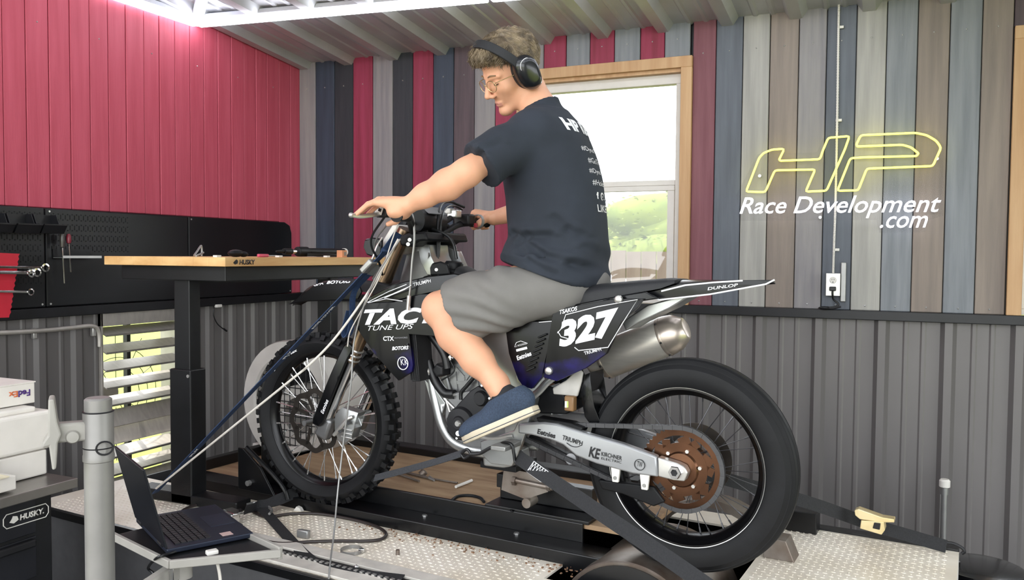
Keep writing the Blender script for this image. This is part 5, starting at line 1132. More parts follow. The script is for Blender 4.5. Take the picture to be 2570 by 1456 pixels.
for k, r_ in enumerate((.10, .16, .22, .28)):
    MB().tube([(-.20, r_*math.cos(t), hh_*.52+r_*math.sin(t)) for t in [2*math.pi*j/40 for j in range(40)]], .002, 5, closed=True).build('guard_ring', M_mag, fan)
for k in range(12):
    t = math.pi*2*k/12; MB().cyl((-.20, .06*math.cos(t), hh_*.52+.06*math.sin(t)), (-.20, .36*math.cos(t), hh_*.52+.36*math.sin(t)), .002, 5).build('guard_wire', M_mag, fan)
MB().cyl((-.24, -.13, hh_*.56), (-.12, -.13, hh_*.56), .085, 24).build('motor', M_dirt, fan, bevel=.01)
MB().box((-.18, .06, hh_/2), (.03, .025, hh_)).build('motor_strut', M_mag, fan, smooth=0)
for k in range(0):
    t = math.pi/2*k+.4; R_ = Matrix.Rotation(t, 3, 'X') @ Matrix.Rotation(.4, 3, 'Z'); MB().box(Vector((-.16, 0, hh_*.52))+Matrix.Rotation(t, 3, 'X') @ Vector((0, .16, 0)), (.006, .24, .11), R_).build('blade', M_lou, fan, bevel=.002)
# conduit
M_cond = mat('grey_conduit', '#b7b2ab', .4, .5)
cdt = empty('conduit', (XA+.03, 2.3, .6), label='grey metal conduit running along the left wall siding to the fan', cat='pipe')
cp_ = [WX(x, y, XA+.03) for x, y in ((-40, 837), (90, 831), (180, 823), (225, 818), (243, 824), (249, 842), (250, 870))]
k_ = lambda p: (p[0]-XA-.03, p[1]-2.3, p[2]-.6)
MB().tube(smooth_path([k_(p) for p in cp_], 6), .011, 12).build('pipe', M_cond, cdt)
for x, y in ((90, 831), (238, 826)): q = k_(WX(x, y, XA+.03)); MB().box((q[0]-.012, q[1], q[2]-.012), (.02, .02, .05)).build('clip', M_alu, cdt, bevel=.003)

# ================================================================== pegboard panels and what hangs there
PGX = XA+.03
M_peg = mat('black_steel_panel', '#111215', .36, .2, var=.2, scale=3)
pe = [1.0]+[WX(x, 600, PGX)[1] for x in (114, 473, 733)]
labs = ('black steel pegboard panel at the left edge behind the red wrench rack', 'black steel pegboard panel in the middle, with rows of slots above the small shelf', 'plain black panel with a rounded end, right above the workbench')
PGH = ZR-ZT1-.006
for i, lb in enumerate(labs):
    a, b = pe[i]+.002, pe[i+1]-.002; w = b-a; root = empty('pegboard', (XA, (a+b)/2, ZT1+.003), label=lb, cat='pegboard', group='black wall panels')
    if i < 2: pts = [(-w/2, 0), (w/2, 0), (w/2, PGH), (-w/2, PGH)]
    else: pts = [(-w/2, 0), (w/2, 0), (w/2, PGH-.07), (w/2-.02, PGH-.02), (w/2-.07, PGH), (-w/2, PGH)]
    MB().prism(pts, .002, .030, plane='yz').build('panel', M_peg, root, smooth=0, bevel=.006)
    if i < 2:
        mb = MB(); y = -w/2+.03
        while y < w/2-.02 and (a+b)/2+y < 3.22:
            for z in [.03+.0254*2*j for j in range(9)]:
                if (i == 1 and z < .26): continue
                if i == 0 and z < .1: continue
                mb.box((.0303, y, z), (.001, .004, .022)); mb.box((.0303, y+.0127, z+.014), (.001, .006, .006)); mb.box((.0303, y+.0127, z-.014), (.001, .006, .006))
            y += .0254
        mb.build('slots', M_rubber, root, smooth=0, kind='stuff')
    for yy, zz in ((-w/2+.02, .015), (-w/2+.02, PGH-.015), (w/2-.02, .015)): MB().cyl((.03, yy, zz), (.033, yy, zz), .005, 8).build('screw', M_alu, root)
# parts bins
M_bin = mat('black_bin_plastic', '#141519', .45, 0, var=.2)
def bin_(x0, x1, yb, yt, lab):
    p0, p1 = WX(x0, yb, PGX+.06), WX(x1, yt, PGX+.06); w = p1[1]-p0[1]; h = p1[2]-p0[2]
    r = empty('parts_bin', (XA+.032, (p0[1]+p1[1])/2, p0[2]), label=lab, cat='bin', group='black parts bins')
    MB().prism([(0, 0), (.09, 0), (.115, h*.45), (.06, h*.5), (.04, h), (0, h)], -w/2+.003, -w/2, plane='xz').build('side', M_bin, r, smooth=0); MB().prism([(0, 0), (.09, 0), (.115, h*.45), (.06, h*.5), (.04, h), (0, h)], w/2-.003, w/2, plane='xz').build('side', M_bin, r, smooth=0)
    MB().box((.045, 0, .002), (.09, w, .004)).build('bottom', M_bin, r, smooth=0); MB().bar((.0895, 0, .0), (.1145, 0, h*.45), .004, w, (0, 1, 0)).build('front', M_bin, r, smooth=0); MB().box((.002, 0, h/2), (.004, w, h)).build('back', M_bin, r, smooth=0)
    MB().bar((.115, -w/2, h*.45), (.115, w/2, h*.45), .006, .006).build('rim', M_mag, r, smooth=0)
bin_(-55, 18, 582, 536, 'black parts bin cut off by the left edge of the photo'); bin_(24, 86, 584, 538, 'black parts bin, middle one of the three on the pegboard'); bin_(91, 148, 585, 540, 'black parts bin, nearest the screwdrivers')
# red wrench rack
M_redp = mat('red_plastic', '#c2283a', .4, 0, var=.05)
rk = empty('wrench_rack', (PGX+.05, WX(10, 700, PGX)[1], WX(10, 797, PGX+.05)[2]), label='bright red plastic wrench rack with notched edge', cat='rack')
k2 = lambda px_, py_: tuple((WX(px_, py_, PGX+.05)-np.array(rk.location))[1:])
out = [k2(x, y) for x, y in ((-60, 800), (21, 797))]+[k2(21+24*t+(3 if j % 2 else 0), 797-160*t) for j, t in enumerate([k/24 for k in range(1, 25)])]+[k2(-60, 632)]
MB().prism(out, -.006, .006, plane='yz').build('rack_plate', M_redp, rk, smooth=0, bevel=.001)
MB().prism([k2(-60, 690), k2(36, 688), k2(34, 700), k2(-60, 702)], -.02, .008, plane='yz').build('rib', M_redp, rk, smooth=0); MB().prism([k2(-60, 640), k2(44, 637), k2(43, 643), k2(-60, 646)], -.04, .0, plane='yz').build('hook', M_redp, rk, smooth=0)
for i, (x, y, x0, lb) in enumerate(((113, 672, -30, 'long chrome combination wrench, topmost in the red rack'), (92, 684, -40, 'chrome combination wrench just under the topmost one'), (78, 686, -40, 'chrome combination wrench half hidden behind its neighbour'), (76, 733, -40, 'chrome combination wrench, lowest in the red rack'))):
    c = WX(x, y, PGX+.075+.012*i*(i < 3)); e = WX(x0, y-2, PGX+.075+.012*i*(i < 3)); r = empty('combination_wrench', c, label=lb, cat='wrench', group='wrenches in the red rack')
    rr = .0205-.0015*(i == 2)-.004*(i == 3); MB().lathe([(rr*.62, -.006), (rr, -.005), (rr, .005), (rr*.62, .006)], (0, 0, 0), (1, 0, 0), 24, close=True).build('ring', M_chrome, r)
    dvec = Vector(e-c); MB().bar(dvec.normalized()*rr*.85, dvec, .006, .011, (0, 0, 1)).build('shank', M_chrome, r, bevel=.002)
# screwdrivers and the little shelf they hang in
M_redh = mat('red_handle', '#7d2030', .35, 0, coat=.3); M_clr = mat('smoky_handle', '#3c3733', .3, 0, coat=.3)
for x, yt, yb, ym, hm, lb in ((172, 587, 683, 612, M_redh, 'red-handled screwdriver hanging on the pegboard'), (156, 568, 711, 622, M_clr, 'dark-handled long screwdriver hanging on the pegboard')):
    t, m, b = (WX(x+q, y, PGX+.05) for q, y in ((0, yt), (1, ym), (6, yb))); r = empty('screwdriver', b, label=lb, cat='screwdriver'); L = lambda p: Vector(p-b)
    dv = (L(t)-L(m)); MB().lathe([(.004, 0), (.010, .004), (.012, dv.length*.35), (.011, dv.length*.8), (.006, dv.length)], L(m), dv, 12).build('handle', hm, r); MB().cyl((0, 0, 0), L(m), .0032, 8).build('shaft', M_chrome, r)
p0, p1 = WX(146, 648, PGX+.04), WX(243, 626, PGX+.04); sh = empty('tool_shelf', (XA+.032, (p0[1]+p1[1])/2, p0[2]), label='narrow grey metal shelf strip under the pegboard slots', cat='shelf'); w = p1[1]-p0[1]; h = p1[2]-p0[2]
MB().box((.035, 0, .002), (.07, w, .004)).build('tray', M_galv, sh, smooth=0, bevel=.001); MB().box((.002, 0, h/2), (.004, w, h)).build('back_plate', M_steel, sh, smooth=0); MB().box((.07, 0, .006), (.004, w, .012)).build('lip', M_alu, sh, smooth=0)
# hook and cable on the rail
q = WX(482, 779, XA+.05); MB().prism([(-.010, -.012), (.012, -.020), (.016, -.014), (.006, .012), (-.008, .014)], -.015, .012, plane='yz').build('cable_hook', M_mag, smooth=0, bevel=.002, label='small black hook screwed to the rail on the left wall', cat='hook').location = q
cb = empty('charger_cable', WX(548, 768, XA+.04), label='short black cable with a white plug hanging from the rail', cat='cable'); b_ = np.array(cb.location); L = lambda x, y: tuple(WX(x, y, XA+.04)-b_)
MB().box((0, 0, .0), (.02, .045, .018)).build('plug', M_white, cb, bevel=.003); MB().tube(smooth_path([L(537, 776), L(536, 792), L(545, 812), L(558, 824), L(567, 829)], 6), .0035, 8).build('wire', M_cable, cb); MB().cyl(L(562, 826), L(569, 831), .006, 8).build('connector', M_cable, cb)

# ================================================================== workbench
BX0, BX1, BY0, BY1, BZ = -3.0, -2.342, 2.50, 3.67, 1.072
M_beech = mat('beech_top', '#c79a63', .45, 0, col2='#ddb880', scale=2.5, stretch=(3, 1.2, 8), bump=.03)
bench = empty('workbench', ((BX0+BX1)/2, (BY0+BY1)/2, DECK), label='adjustable workbench with wooden top and black steel legs', cat='workbench'); bo = np.array(bench.location); k3 = lambda x, y, z: (x-bo[0], y-bo[1], z-bo[2])
nb = 8
for i in range(nb):
    a = BX0+(BX1-BX0)*i/nb; b = BX0+(BX1-BX0)*(i+1)/nb; MB().box(k3((a+b)/2, (BY0+BY1)/2, BZ-.018), (b-a-.0004, BY1-BY0, .036)).build('top_board', M_beech, bench, smooth=0, bevel=.0015, seg=1)
MB().box(k3((BX0+BX1)/2, (BY0+BY1)/2+.02, BZ-.066), (BX1-BX0-.09, BY1-BY0-.06, .06)).build('apron', M_steel, bench, smooth=0, bevel=.003)
for yy in (BY0+.10, BY1-.12):
    xx = -2.64
    MB().box(k3(xx, yy, .80), (.085, .06, .50)).build('upper_leg', M_steel, bench, smooth=0, bevel=.004); MB().box(k3(xx, yy, .33), (.115, .085, .56)).build('lower_leg', M_steel, bench, smooth=0, bevel=.005)
    MB().box(k3(xx+.02, yy, DECK+.022), (.55, .085, .044)).build('foot', M_steel, bench, smooth=0, bevel=.006); MB().cyl(k3(xx+.045, yy-.046, .585), k3(xx+.045, yy-.04, .585), .007, 8).build('leg_bolt', M_alu, bench)
MB().box(k3(-2.64, (BY0+BY1)/2, .985), (.06, BY1-BY0-.2, .05)).build('stretcher', M_steel, bench, smooth=0)
t0 = WX(592, 663, BX1+.001); t1 = WX(640, 662, BX1+.001)
lettering('bench_lettering', 'HUSKY', M_printb, bench, k3(BX1+.0008, t0[1]+.02, BZ-.029), (0, 1, 0), (0, 0, 1), width=t1[1]-t0[1]-.02, height=.020, shear=.1, bold=.03)
MB().prism([(-.014, -.004), (-.004, -.010), (.010, -.006), (.012, .004), (.004, .010), (-.006, .004)], 0, .001, plane='yz').build('dog_emblem', M_printb, bench, smooth=0).location = k3(BX1+.0004, t0[1], BZ-.018)
def on_bench(px_, x, dz=0.0): q = WX(px_, 643, x); return np.array([x, q[1], BZ+dz])
o = on_bench(497, -2.55); pl = empty('pliers', o, .4, label='small pliers standing open on the bench top', cat='pliers')
MB().tube(smooth_path([(0, -.04, .006), (0, -.01, .022), (0, .02, .040), (0, .035, .045), (0, .04, .03), (0, .038, .004)], 5), .004, 8).build('handle', M_galv, pl); MB().tube(smooth_path([(.01, -.045, .004), (.01, 0, .012), (.01, .03, .018)], 5), .004, 8).build('jaw', M_galv, pl)
o = on_bench(592, -2.50); gl_ = MB().ball((0, 0, .016), (.03, .038, .016), 14, 8).ball((.01, .035, .012), (.02, .02, .012), 10, 6).build('work_glove', M_matte, label='crumpled black glove on the bench top', cat='glove'); gl_.location = o
o = on_bench(660, -2.42); tr = empty('hex_key', o, .1, label='pink-handled hex key lying on the bench', cat='tool'); MB().box((0, 0, .007), (.014, .07, .014)).build('handle', mat('pink_plastic', '#c0455f', .4), tr, bevel=.004); MB().cyl((0, .035, .006), (0, .10, .006), .003, 8).build('shaft', M_galv, tr)
gg = empty('grease_gun', on_bench(775, -2.50), 0, label='long black grease gun lying on the bench', cat='tool'); 
ga, gb = np.array(on_bench(693, -2.50))-np.array(gg.location), np.array(on_bench(866, -2.50))-np.array(gg.location)
Z_ = Vector((0, 0, .026)); A_, B_ = Vector(ga)+Z_, Vector(gb)+Z_; D_ = B_-A_
MB().cyl(A_+D_*.42, B_-D_*.03, .017, 16).build('barrel', M_matte, gg); MB().cyl(A_+D_*.28, A_+D_*.42, .023, 16).build('head', M_matte, gg, bevel=.005); MB().cyl(A_+D_*.20, A_+D_*.29, .010, 12).build('coupler', M_chrome, gg); MB().cyl(A_+D_*.10, A_+D_*.2, .014, 12).build('nozzle', M_matte, gg); MB().tube([A_, A_+D_*.1], [.004, .009], 10).build('tip', M_matte, gg); MB().cyl(B_-D_*.03, B_, .019, 16).build('end_cap', M_white, gg)
MB().bar(A_+D_*.35+Vector((.03, 0, -.014)), A_+D_*.75+Vector((.05, 0, -.016)), .012, .014).build('lever', M_matte, gg, bevel=.003)
o = on_bench(858, -2.40); bxo = empty('small_box', o, .1, label='small orange and white printed box at the bench end', cat='box'); MB().box((0, 0, .017), (.03, .045, .034)).build('carton', mat('orange_card', '#c98a63', .7), bxo, smooth=0, bevel=.001)
MB().box((.0153, .006, .017), (.0006, .022, .018)).build('print_patch', M_brown, bxo, smooth=0)
for px_, x in ((545, -2.40), (700, -2.38), (820, -2.38)):
    MB().box((0, 0, .004), (.02, .025, .008)).build('paper_scrap', M_white, smooth=0, bevel=.001, label={545: 'white scrap left of the black glove on the bench', 700: 'white scrap beside the grease gun tip', 820: 'white scrap in front of the grease gun barrel'}[px_], cat='scrap').location = on_bench(px_, x)

# ================================================================== tool chest with printer and parcel
CX, CY, CZ = -2.46, 1.93, .335
chest = empty('tool_chest', (CX-.28, CY-.55, FLOOR), label='black tool chest with steel top under the white printer', cat='tool chest'); co_ = np.array(chest.location); k4 = lambda x, y, z: (x-co_[0], y-co_[1], z-co_[2])
M_stl = mat('stainless_top', '#8d8984', .32, .8, var=.06); M_drw = mat('drawer_front', '#202126', .38, .3, var=.12)
MB().box(k4(CX-.28, CY-.55, CZ-.016), (.58, 1.10, .032)).build('steel_top', M_stl, chest, smooth=0, bevel=.003)
MB().box(k4(CX-.30, CY-.535, (FLOOR+.1+CZ-.034)/2), (.52, .95, CZ-.034-FLOOR-.1)).build('body', M_steel, chest, smooth=0, bevel=.006)
for i, (z1, z0) in enumerate(((CZ-.036, CZ-.155), (CZ-.165, CZ-.30), (CZ-.31, CZ-.44), (CZ-.45, CZ-.58), (CZ-.59, CZ-.76))):
    d_ = MB().box(k4(CX-.045, CY-.53, (z0+z1)/2), (.02, .82, z1-z0)).build('drawer', M_drw, chest, smooth=0, bevel=.003)
    if i: MB().bar(k4(CX-.028, CY-.13, z1-.018), k4(CX-.028, CY-.93, z1-.018), .02, .026, (0, 0, 1)).build('handle', M_mag, d_, bevel=.006)
for yy in (CY-.25, CY-.95):
    for xx in (CX-.12, CX-.48): MB().cyl(k4(xx-.015, yy, FLOOR+.05), k4(xx+.015, yy, FLOOR+.05), .05, 16).build('caster', M_rubber, chest)
a = WX(8, 1300, CX-.034); b = WX(121, 1262, CX-.034)
lp = [(0, .012), (.010, 0), (b[1]-a[1]-.010, 0), (b[1]-a[1], .012), (b[1]-a[1], .032), (b[1]-a[1]-.010, .044), (.010, .044), (0, .032)]
oz = CZ-.113
MB().tube([k4(CX-.0335, a[1]+p[0], oz+p[1]) for p in lp], .0016, 6, closed=True).build('badge_outline', M_white, chest)
lettering('badge_lettering', 'HUSKY.', M_white, chest, k4(CX-.0345, a[1]+.055, oz+.013), (0, 1, 0), (0, 0, 1), width=b[1]-a[1]-.07, height=.019, shear=.1, bold=.04)
MB().prism([(.020, .016), (.034, .010), (.05, .018), (.046, .030), (.032, .034), (.028, .026)], 0, .0012, plane='yz').build('dog_emblem', M_white, chest, smooth=0).location = k4(CX-.0345, a[1], oz)
# printer
M_prn = mat('warm_white_plastic', '#ded9d2', .45, 0, var=.03); 
pc0 = WZ(140, 1165, CZ); prn = empty('printer', (CX-.22, CY-.38, CZ), label='white desktop printer on the tool chest', cat='printer'); po_ = np.array(prn.location); k5 = lambda x, y, z: (x-po_[0], y-po_[1], z-po_[2])
PX, PY = CX-.11, CY-.005
MB().box(k5(PX-.19, PY-.22, CZ+.045), (.36, .42, .085)).build('base', M_prn, prn, smooth=0, bevel=.006); MB().box(k5(PX-.20, PY-.22, CZ+.155), (.40, .46, .13)).build('body', M_prn, prn, smooth=0, bevel=.012, seg=3)
MB().box(k5(PX-.20, PY-.24, CZ+.228), (.36, .40, .018)).build('scanner_lid', M_prn, prn, smooth=0, bevel=.006)
MB().box(k5(PX+.03, PY-.32, CZ+.03), (.12, .26, .045)).build('paper_tray', M_prn, prn, smooth=0, bevel=.004); MB().box(k5(PX-.006, PY-.30, CZ+.075), (.02, .22, .022)).build('output_slot', M_mag, prn, smooth=0); MB().box(k5(PX+.03, PY-.33, CZ+.056), (.14, .22, .004)).build('paper', mat('cream_paper', '#e2d8bd', .7), prn, smooth=0)
_py = WX(88, 1012, PX-.07)[1]
pb = empty('parcel_box', (PX-.22, _py-.17, CZ+.237), label='white courier box lying upside down on the printer', cat='box'); MB().box((0, 0, .038), (.30, .34, .07)).build('carton', M_prn, pb, smooth=0, bevel=.003); MB().box((0, 0, .001), (.24, .28, .004)).build('flap', M_prn, pb, smooth=0); MB().box((.0, .0, .0745), (.304, .344, .004)).build('lid_fold', M_prn, pb, smooth=0)
lettering('parcel_lettering', 'Fed', mat('purple_print', '#4b2a78', .5), pb, (.1512, .152, .052), (0, -1, 0), (0, 0, -1), width=.042, height=.022, bold=.03); lettering('parcel_lettering', 'Ex', mat('orange_print', '#d06a3c', .5), pb, (.1512, .108, .052), (0, -1, 0), (0, 0, -1), width=.032, height=.020, bold=.03)

# ================================================================== grey pole with monitor plate, tray and laptop
M_pole = mat('silver_grey_paint', '#84827f', .45, .3, var=.05); M_poled = mat('grey_plastic', '#98958f', .5, 0, var=.05)
PD = 2.02
def at_d(x, y, d): return CAM+d*(FW+RT*(x-1285)/F_PX-UP*(y-728)/F_PX)
pt = at_d(246, 1000, PD); pole = empty('monitor_pole', (pt[0], pt[1], FLOOR), label='grey steel pole with a screen bracket beside the laptop', cat='stand'); zt = pt[2]-FLOOR; sc = PD/2100
MB().cyl((0, 0, 0), (0, 0, zt-.135), .033, 28).build('tube', M_pole, pole); MB().lathe([(0, zt+.002), (.026, zt+.002), (.031, zt-.002), (.031, zt-.03), (.0335, zt-.031), (.0345, zt-.034), (.0345, zt-.135), (.0355, zt-.137), (.0355, zt-.15), (.033, zt-.152)], (0, 0, 0), (0, 0, 1), 32).build('collar', M_pole, pole, smooth=30)
for z in (zt-.0315, zt-.118): MB().lathe([(.0345, z-.0015), (.0358, z), (.0345, z+.0015)], (0, 0, 0), (0, 0, 1), 32).build('seam_ring', M_mag, pole)
vw = Vector((pt[0]-.05, pt[1]-.05*0, 0)).normalized(); sd = Vector((vw.y, -vw.x, 0))
MB().tube([Vector((0, 0, zt-.115))-vw*.037+sd*(.012+.018*math.cos(t))+Vector((0, 0, .016*math.sin(t))) for t in [2*math.pi*k/20 for k in range(20)]], .0022, 6, closed=True).build('cable_ring', M_mag, pole)
MB().box(Vector((0, 0, zt-.075))-sd*.055, (.075, .036, .046), Matrix((sd, vw, Vector((0, 0, 1)))).transposed()).build('arm', M_poled, pole, bevel=.006); MB().lathe([(0, -.02), (.013, -.018), (.016, -.012), (.016, .02)], Vector((0, 0, zt-.085))-sd*.055-vw*.008, vw, 20).build('joint_knob', M_poled, pole)
pp = [(-.006, .085), (.006, .085), (.012, .03), (.020, .0), (.012, -.02), (.008, -.08), (.0, -.082), (-.006, -.025), (-.020, -.028), (-.020, -.018), (-.008, .0)]
v0 = [Vector((0, 0, zt-.075))-sd*.098+sd*a+Vector((0, 0, b)) for a, b in pp]; n_ = len(pp); MB().add([p-vw*.035 for p in v0]+[p+vw*.035 for p in v0], [tuple(range(n_)), tuple(range(2*n_-1, n_-1, -1))]+[(i, (i+1) % n_, (i+1) % n_+n_, i+n_) for i in range(n_)]).build('screen_plate', M_poled, pole, smooth=0, bevel=.004)
MB().box((0, 0, .01), (.4, .4, .02)).build('base_plate', M_pole, pole, smooth=0, bevel=.004)
TZ = .28
tc_ = [Vector(WZ(x, y, TZ)) for x, y in ((426, 1413), (705, 1385), (491, 1288), (281, 1341))]; ctr = sum(tc_, Vector())/4
tray = empty('laptop_tray', (ctr.x, ctr.y, TZ), label='grey metal laptop tray with black mat on a swing arm', cat='tray'); tt = [p-ctr for p in tc_]
def slab(name, q, z0, z1, m, par, k=1.0, bev=.003): v = [p*k+Vector((0, 0, z0)) for p in q]+[p*k+Vector((0, 0, z1)) for p in q]; return MB().add(v, [(3, 2, 1, 0), (4, 5, 6, 7), (0, 1, 5, 4), (1, 2, 6, 5), (2, 3, 7, 6), (3, 0, 4, 7)]).build(name, m, par, smooth=0, bevel=bev)
slab('pan', tt, -.018, -.004, M_poled, tray); slab('mat', tt, -.004, 0, M_matte, tray, .93, .001)
for a, b in ((1, 2), (0, 1), (3, 0)): MB().bar(tt[a]+Vector((0, 0, -.004)), tt[b]+Vector((0, 0, -.004)), .012, .022 if (a, b) != (1, 2) else .036).build('edge', M_poled, tray, bevel=.002)
MB().bar(tt[0]*.4+Vector((0, 0, -.05)), Vector((pole.location.x-ctr.x, pole.location.y-ctr.y, -.09)), .03, .05).build('swing_arm', M_poled, tray, bevel=.006); MB().cyl(tt[0]*.4+Vector((0, 0, -.08)), tt[0]*.4+Vector((0, 0, -.018)), .028, 20).build('swivel', M_poled, tray)
MB().cyl((pole.location.x-ctr.x, pole.location.y-ctr.y, -.13), (pole.location.x-ctr.x, pole.location.y-ctr.y, -.05), .042, 24).build('clamp_ring', M_poled, tray); MB().cyl(tt[0]*.93+Vector((0, 0, -.12)), tt[0]*.93+Vector((0, 0, -.02)), .006, 8).build('post', M_chrome, tray)
LZ_ = TZ+.002
hn_, nr, fr_ = Vector(WZ(419, 1388, LZ_+.006)), Vector(WZ(655, 1366, LZ_+.006)), Vector(WZ(511, 1294, LZ_+.006)); ux = (nr-hn_); DL = .235; ux.normalize(); rv = (fr_-nr).normalized(); hv_ = (Vector(WZ(296, 1322, LZ_+.006))-hn_).normalized(); ux = (ux*.35+Vector((hv_.y, -hv_.x, 0))*.65).normalized(); uy = Vector((-ux.y, ux.x, 0)); WLp = .335
lap = empty('laptop', hn_+uy*WLp/2+ux*DL/2-Vector((0, 0, .006)), label='open dark blue laptop on the grey tray', cat='laptop'); lo = Vector(lap.location); M_lap = mat('dark_blue_metal', '#2b3140', .35, .5, var=.08); M_key = mat('key_black', '#15161a', .5)
R_ = Matrix((ux, uy, Vector((0, 0, 1)))).transposed(); lb_ = lambda a, b, c: (hn_+ux*a+uy*b)-lo+Vector((0, 0, c-.0))
MB().box(lb_(DL/2, WLp/2, .002), (DL, WLp, .014), R_).build('base', M_lap, lap, smooth=0, bevel=.003)
kb = MB()
key = MB().box((0, 0, 0), (.0135, .0165, .003)).mesh('key'); key.materials.append(M_key)
for r in range(6):
    for c in range(15):
        o = obj('key', key, None, lap, smooth=0); o.matrix_local = Matrix.Translation(lb_(.035+.0165*r, .035+.019*c, .0105)) @ R_.to_4x4()
MB().box(lb_(DL*.80, WLp*.52, .0094), (.07, .11, .001), R_).build('touchpad', mat('touchpad', '#353c4c', .3, .4), lap, smooth=0); MB().box(lb_(DL*.72, WLp*.10, .0094), (.03, .03, .0006), R_).build('sticker', mat('sticker', '#c0a5a0', .6), lap, smooth=0)
la = math.radians(104); ld = ux*math.cos(la)+Vector((0, 0, math.sin(la))); R2 = Matrix((ld, uy, ld.cross(uy))).transposed()
ldo = MB().box(lb_(0, WLp/2, .010)+ld*.115, (.23, WLp, .006), R2).build('lid', mat('laptop_lid', '#11141c', .4, .3, var=.1), lap, smooth=0, bevel=.0025); MB().box(lb_(0, WLp/2, .010)+ld*.117+(ld.cross(uy))*-.0034, (.205, WLp-.014, .0006), R2).build('screen', mat('screen_dark', '#05070b', .25), ldo, smooth=0)
for b in (.06, WLp-.06): MB().cyl(lb_(0, b-.02, .010), lb_(0, b+.02, .010), .006, 10).build('hinge', M_mag, lap)
def wire(name, pts, r, m, label, cat='cable', n=8): 
    o_ = np.array(pts[0]); e = MB().tube(smooth_path([np.array(p)-o_ for p in pts], 8), r, n).build(name, m, label=label, cat=cat); e.location = o_; return e
ub = empty('usb_cable', WZ(532, 1386, TZ+.008), label='white USB cable plugged into the laptop and hanging down', cat='cable'); uo = np.array(ub.location)
MB().box((0, 0, .0), (.03, .022, .012), R_).build('plug', M_white, ub, bevel=.003); MB().tube(smooth_path([(0, 0, 0), tuple(at_d(541, 1400, 2.30)-uo), tuple(at_d(548, 1425, 2.29)-uo), tuple(at_d(553, 1460, 2.29)-uo), tuple(at_d(556, 1540, 2.29)-uo)], 6), .0045, 8).build('wire', M_wirew, ub)
wire('power_cable', [tuple(WZ(*q, TZ+.006)) for q in ((445, 1383), (425, 1390), (395, 1400))]+[tuple(at_d(372, 1425, 2.38)), tuple(at_d(385, 1440, 2.38)), tuple(at_d(395, 1470, 2.38))], .004, M_cable, 'black power lead at the laptop hinge')

# ================================================================== blower behind the front wheel
bw = empty('blower', l2w((-2.12, .56, .05)), PHI, label='white drum blower standing behind the front wheel', cat='blower'); M_blw = mat('dirty_white_enamel', '#b9b5b0', .5, .1, col2='#cbc7c1', scale=5)
MB().lathe([(.215, -.125), (.225, -.135), (.295, -.13), (.30, -.12), (.30, .13), (.295, .14), (.215, .14)], (0, 0, .32), (0, 1, 0), 48, close=True).build('shell', M_blw, bw)
MB().lathe([(0, .10), (.28, .10), (.28, .11), (0, .11)], (0, 0, .32), (0, 1, 0), 40).build('back_plate', M_mag, bw)
for k in range(15):
    x = -.245+.035*k; hh = math.sqrt(max(.0, .27**2-x*x)); MB().cyl((x, -.115, .32-hh), (x, -.115, .32+hh), .0025, 5).build('grille_wire', M_mag, bw)
for k in range(15):
    x = -.245+.035*k; hh = math.sqrt(max(.0, .27**2-x*x)); MB().cyl((-hh, -.112, .32+x), (hh, -.112, .32+x), .0025, 5).build('grille_wire', M_mag, bw)
MB().lathe([(.09, -.09), (.15, -.09), (.16, .09), (.09, .09)], (.03, 0, .25), (0, 1, 0), 32, close=True).build('motor_cover', M_blw, bw); MB().box((0, 0, .012), (.62, .24, .024)).build('base', M_blw, bw, smooth=0, bevel=.006); MB().box((-.24, 0, .05), (.06, .2, .07)).build('foot', M_blw, bw, smooth=0, bevel=.005); MB().box((.20, 0, .05), (.06, .2, .07)).build('foot', M_blw, bw, smooth=0, bevel=.005)

# ================================================================== straps and cables on the motorcycle
M_webn = mat('charcoal_webbing', '#1c1d20', .75, 0, var=.2, scale=200, bump=.3, bscale=500)
M_bweb = mat('blue_webbing', '#1f3556', .7, 0, var=.2, scale=120, bump=.25, bscale=400)
def W_(px_, py_, yl): return tuple(l2w(BL(px_, py_, yl)))
def strap(name, pts, w, t, side, m, label): 
    o_ = np.array(pts[0]); root = empty(name, o_, 0, label=label, cat='strap'); MB().ribbon(smooth_path([np.array(p)-o_ for p in pts], 8), w, t, side).build('webbing', m, root, smooth=60); return root
ga_ = np.array(W_(950, 650, -.21)); gb_ = WZ(388, 1238, .10)
fs = strap('blue_tie_down', [W_(1000, 585, -.17), W_(968, 630, -.19), tuple(ga_), tuple(ga_*.75+gb_*.25), tuple(ga_*.5+gb_*.5), tuple(ga_*.25+gb_*.75), tuple(gb_)], .038, .003, (.55, .62, .55), M_bweb, 'blue ratchet strap running from the handlebar down to the left'); fo = np.array(fs.location)
dd_ = Vector(gb_-ga_).normalized(); bk = Vector(np.array(W_(925, 668, -.225))-fo); x3, y3, z3 = frame_from(dd_); MB().box(bk, (.04, .022, .058), Matrix((x3, y3, z3)).transposed()).build('cam_buckle', M_galv, fs, bevel=.005)
hk_ = Vector(np.array(W_(945, 640, -.22))-fo); MB().tube(smooth_path([bk, bk+Vector((.02, 0, .035)), bk+Vector((.028, .01, .07)), bk+Vector((.05, .01, .10))], 6), .004, 8).build('hook', M_alu, fs)
for t_, s_, w_ in ((.22, 'RIDE POWER', .13), (.37, 'FLY', .05), (.80, 'FLY', .06)):
    c_ = Vector(ga_*(1-t_)+gb_*t_-fo); sdv = Vector((.55, .62, .55)); sdv = (sdv-dd_*sdv.dot(dd_)).normalized(); nn = (-dd_).cross(sdv); sg = 1 if nn.dot(Vector(-FW)) > 0 else -1
    lettering('strap_lettering', s_, M_print, fs, c_+nn*sg*.0022+dd_*w_/2-sdv*.008*sg, -dd_, sdv*sg, width=w_, height=.016, bold=.02)
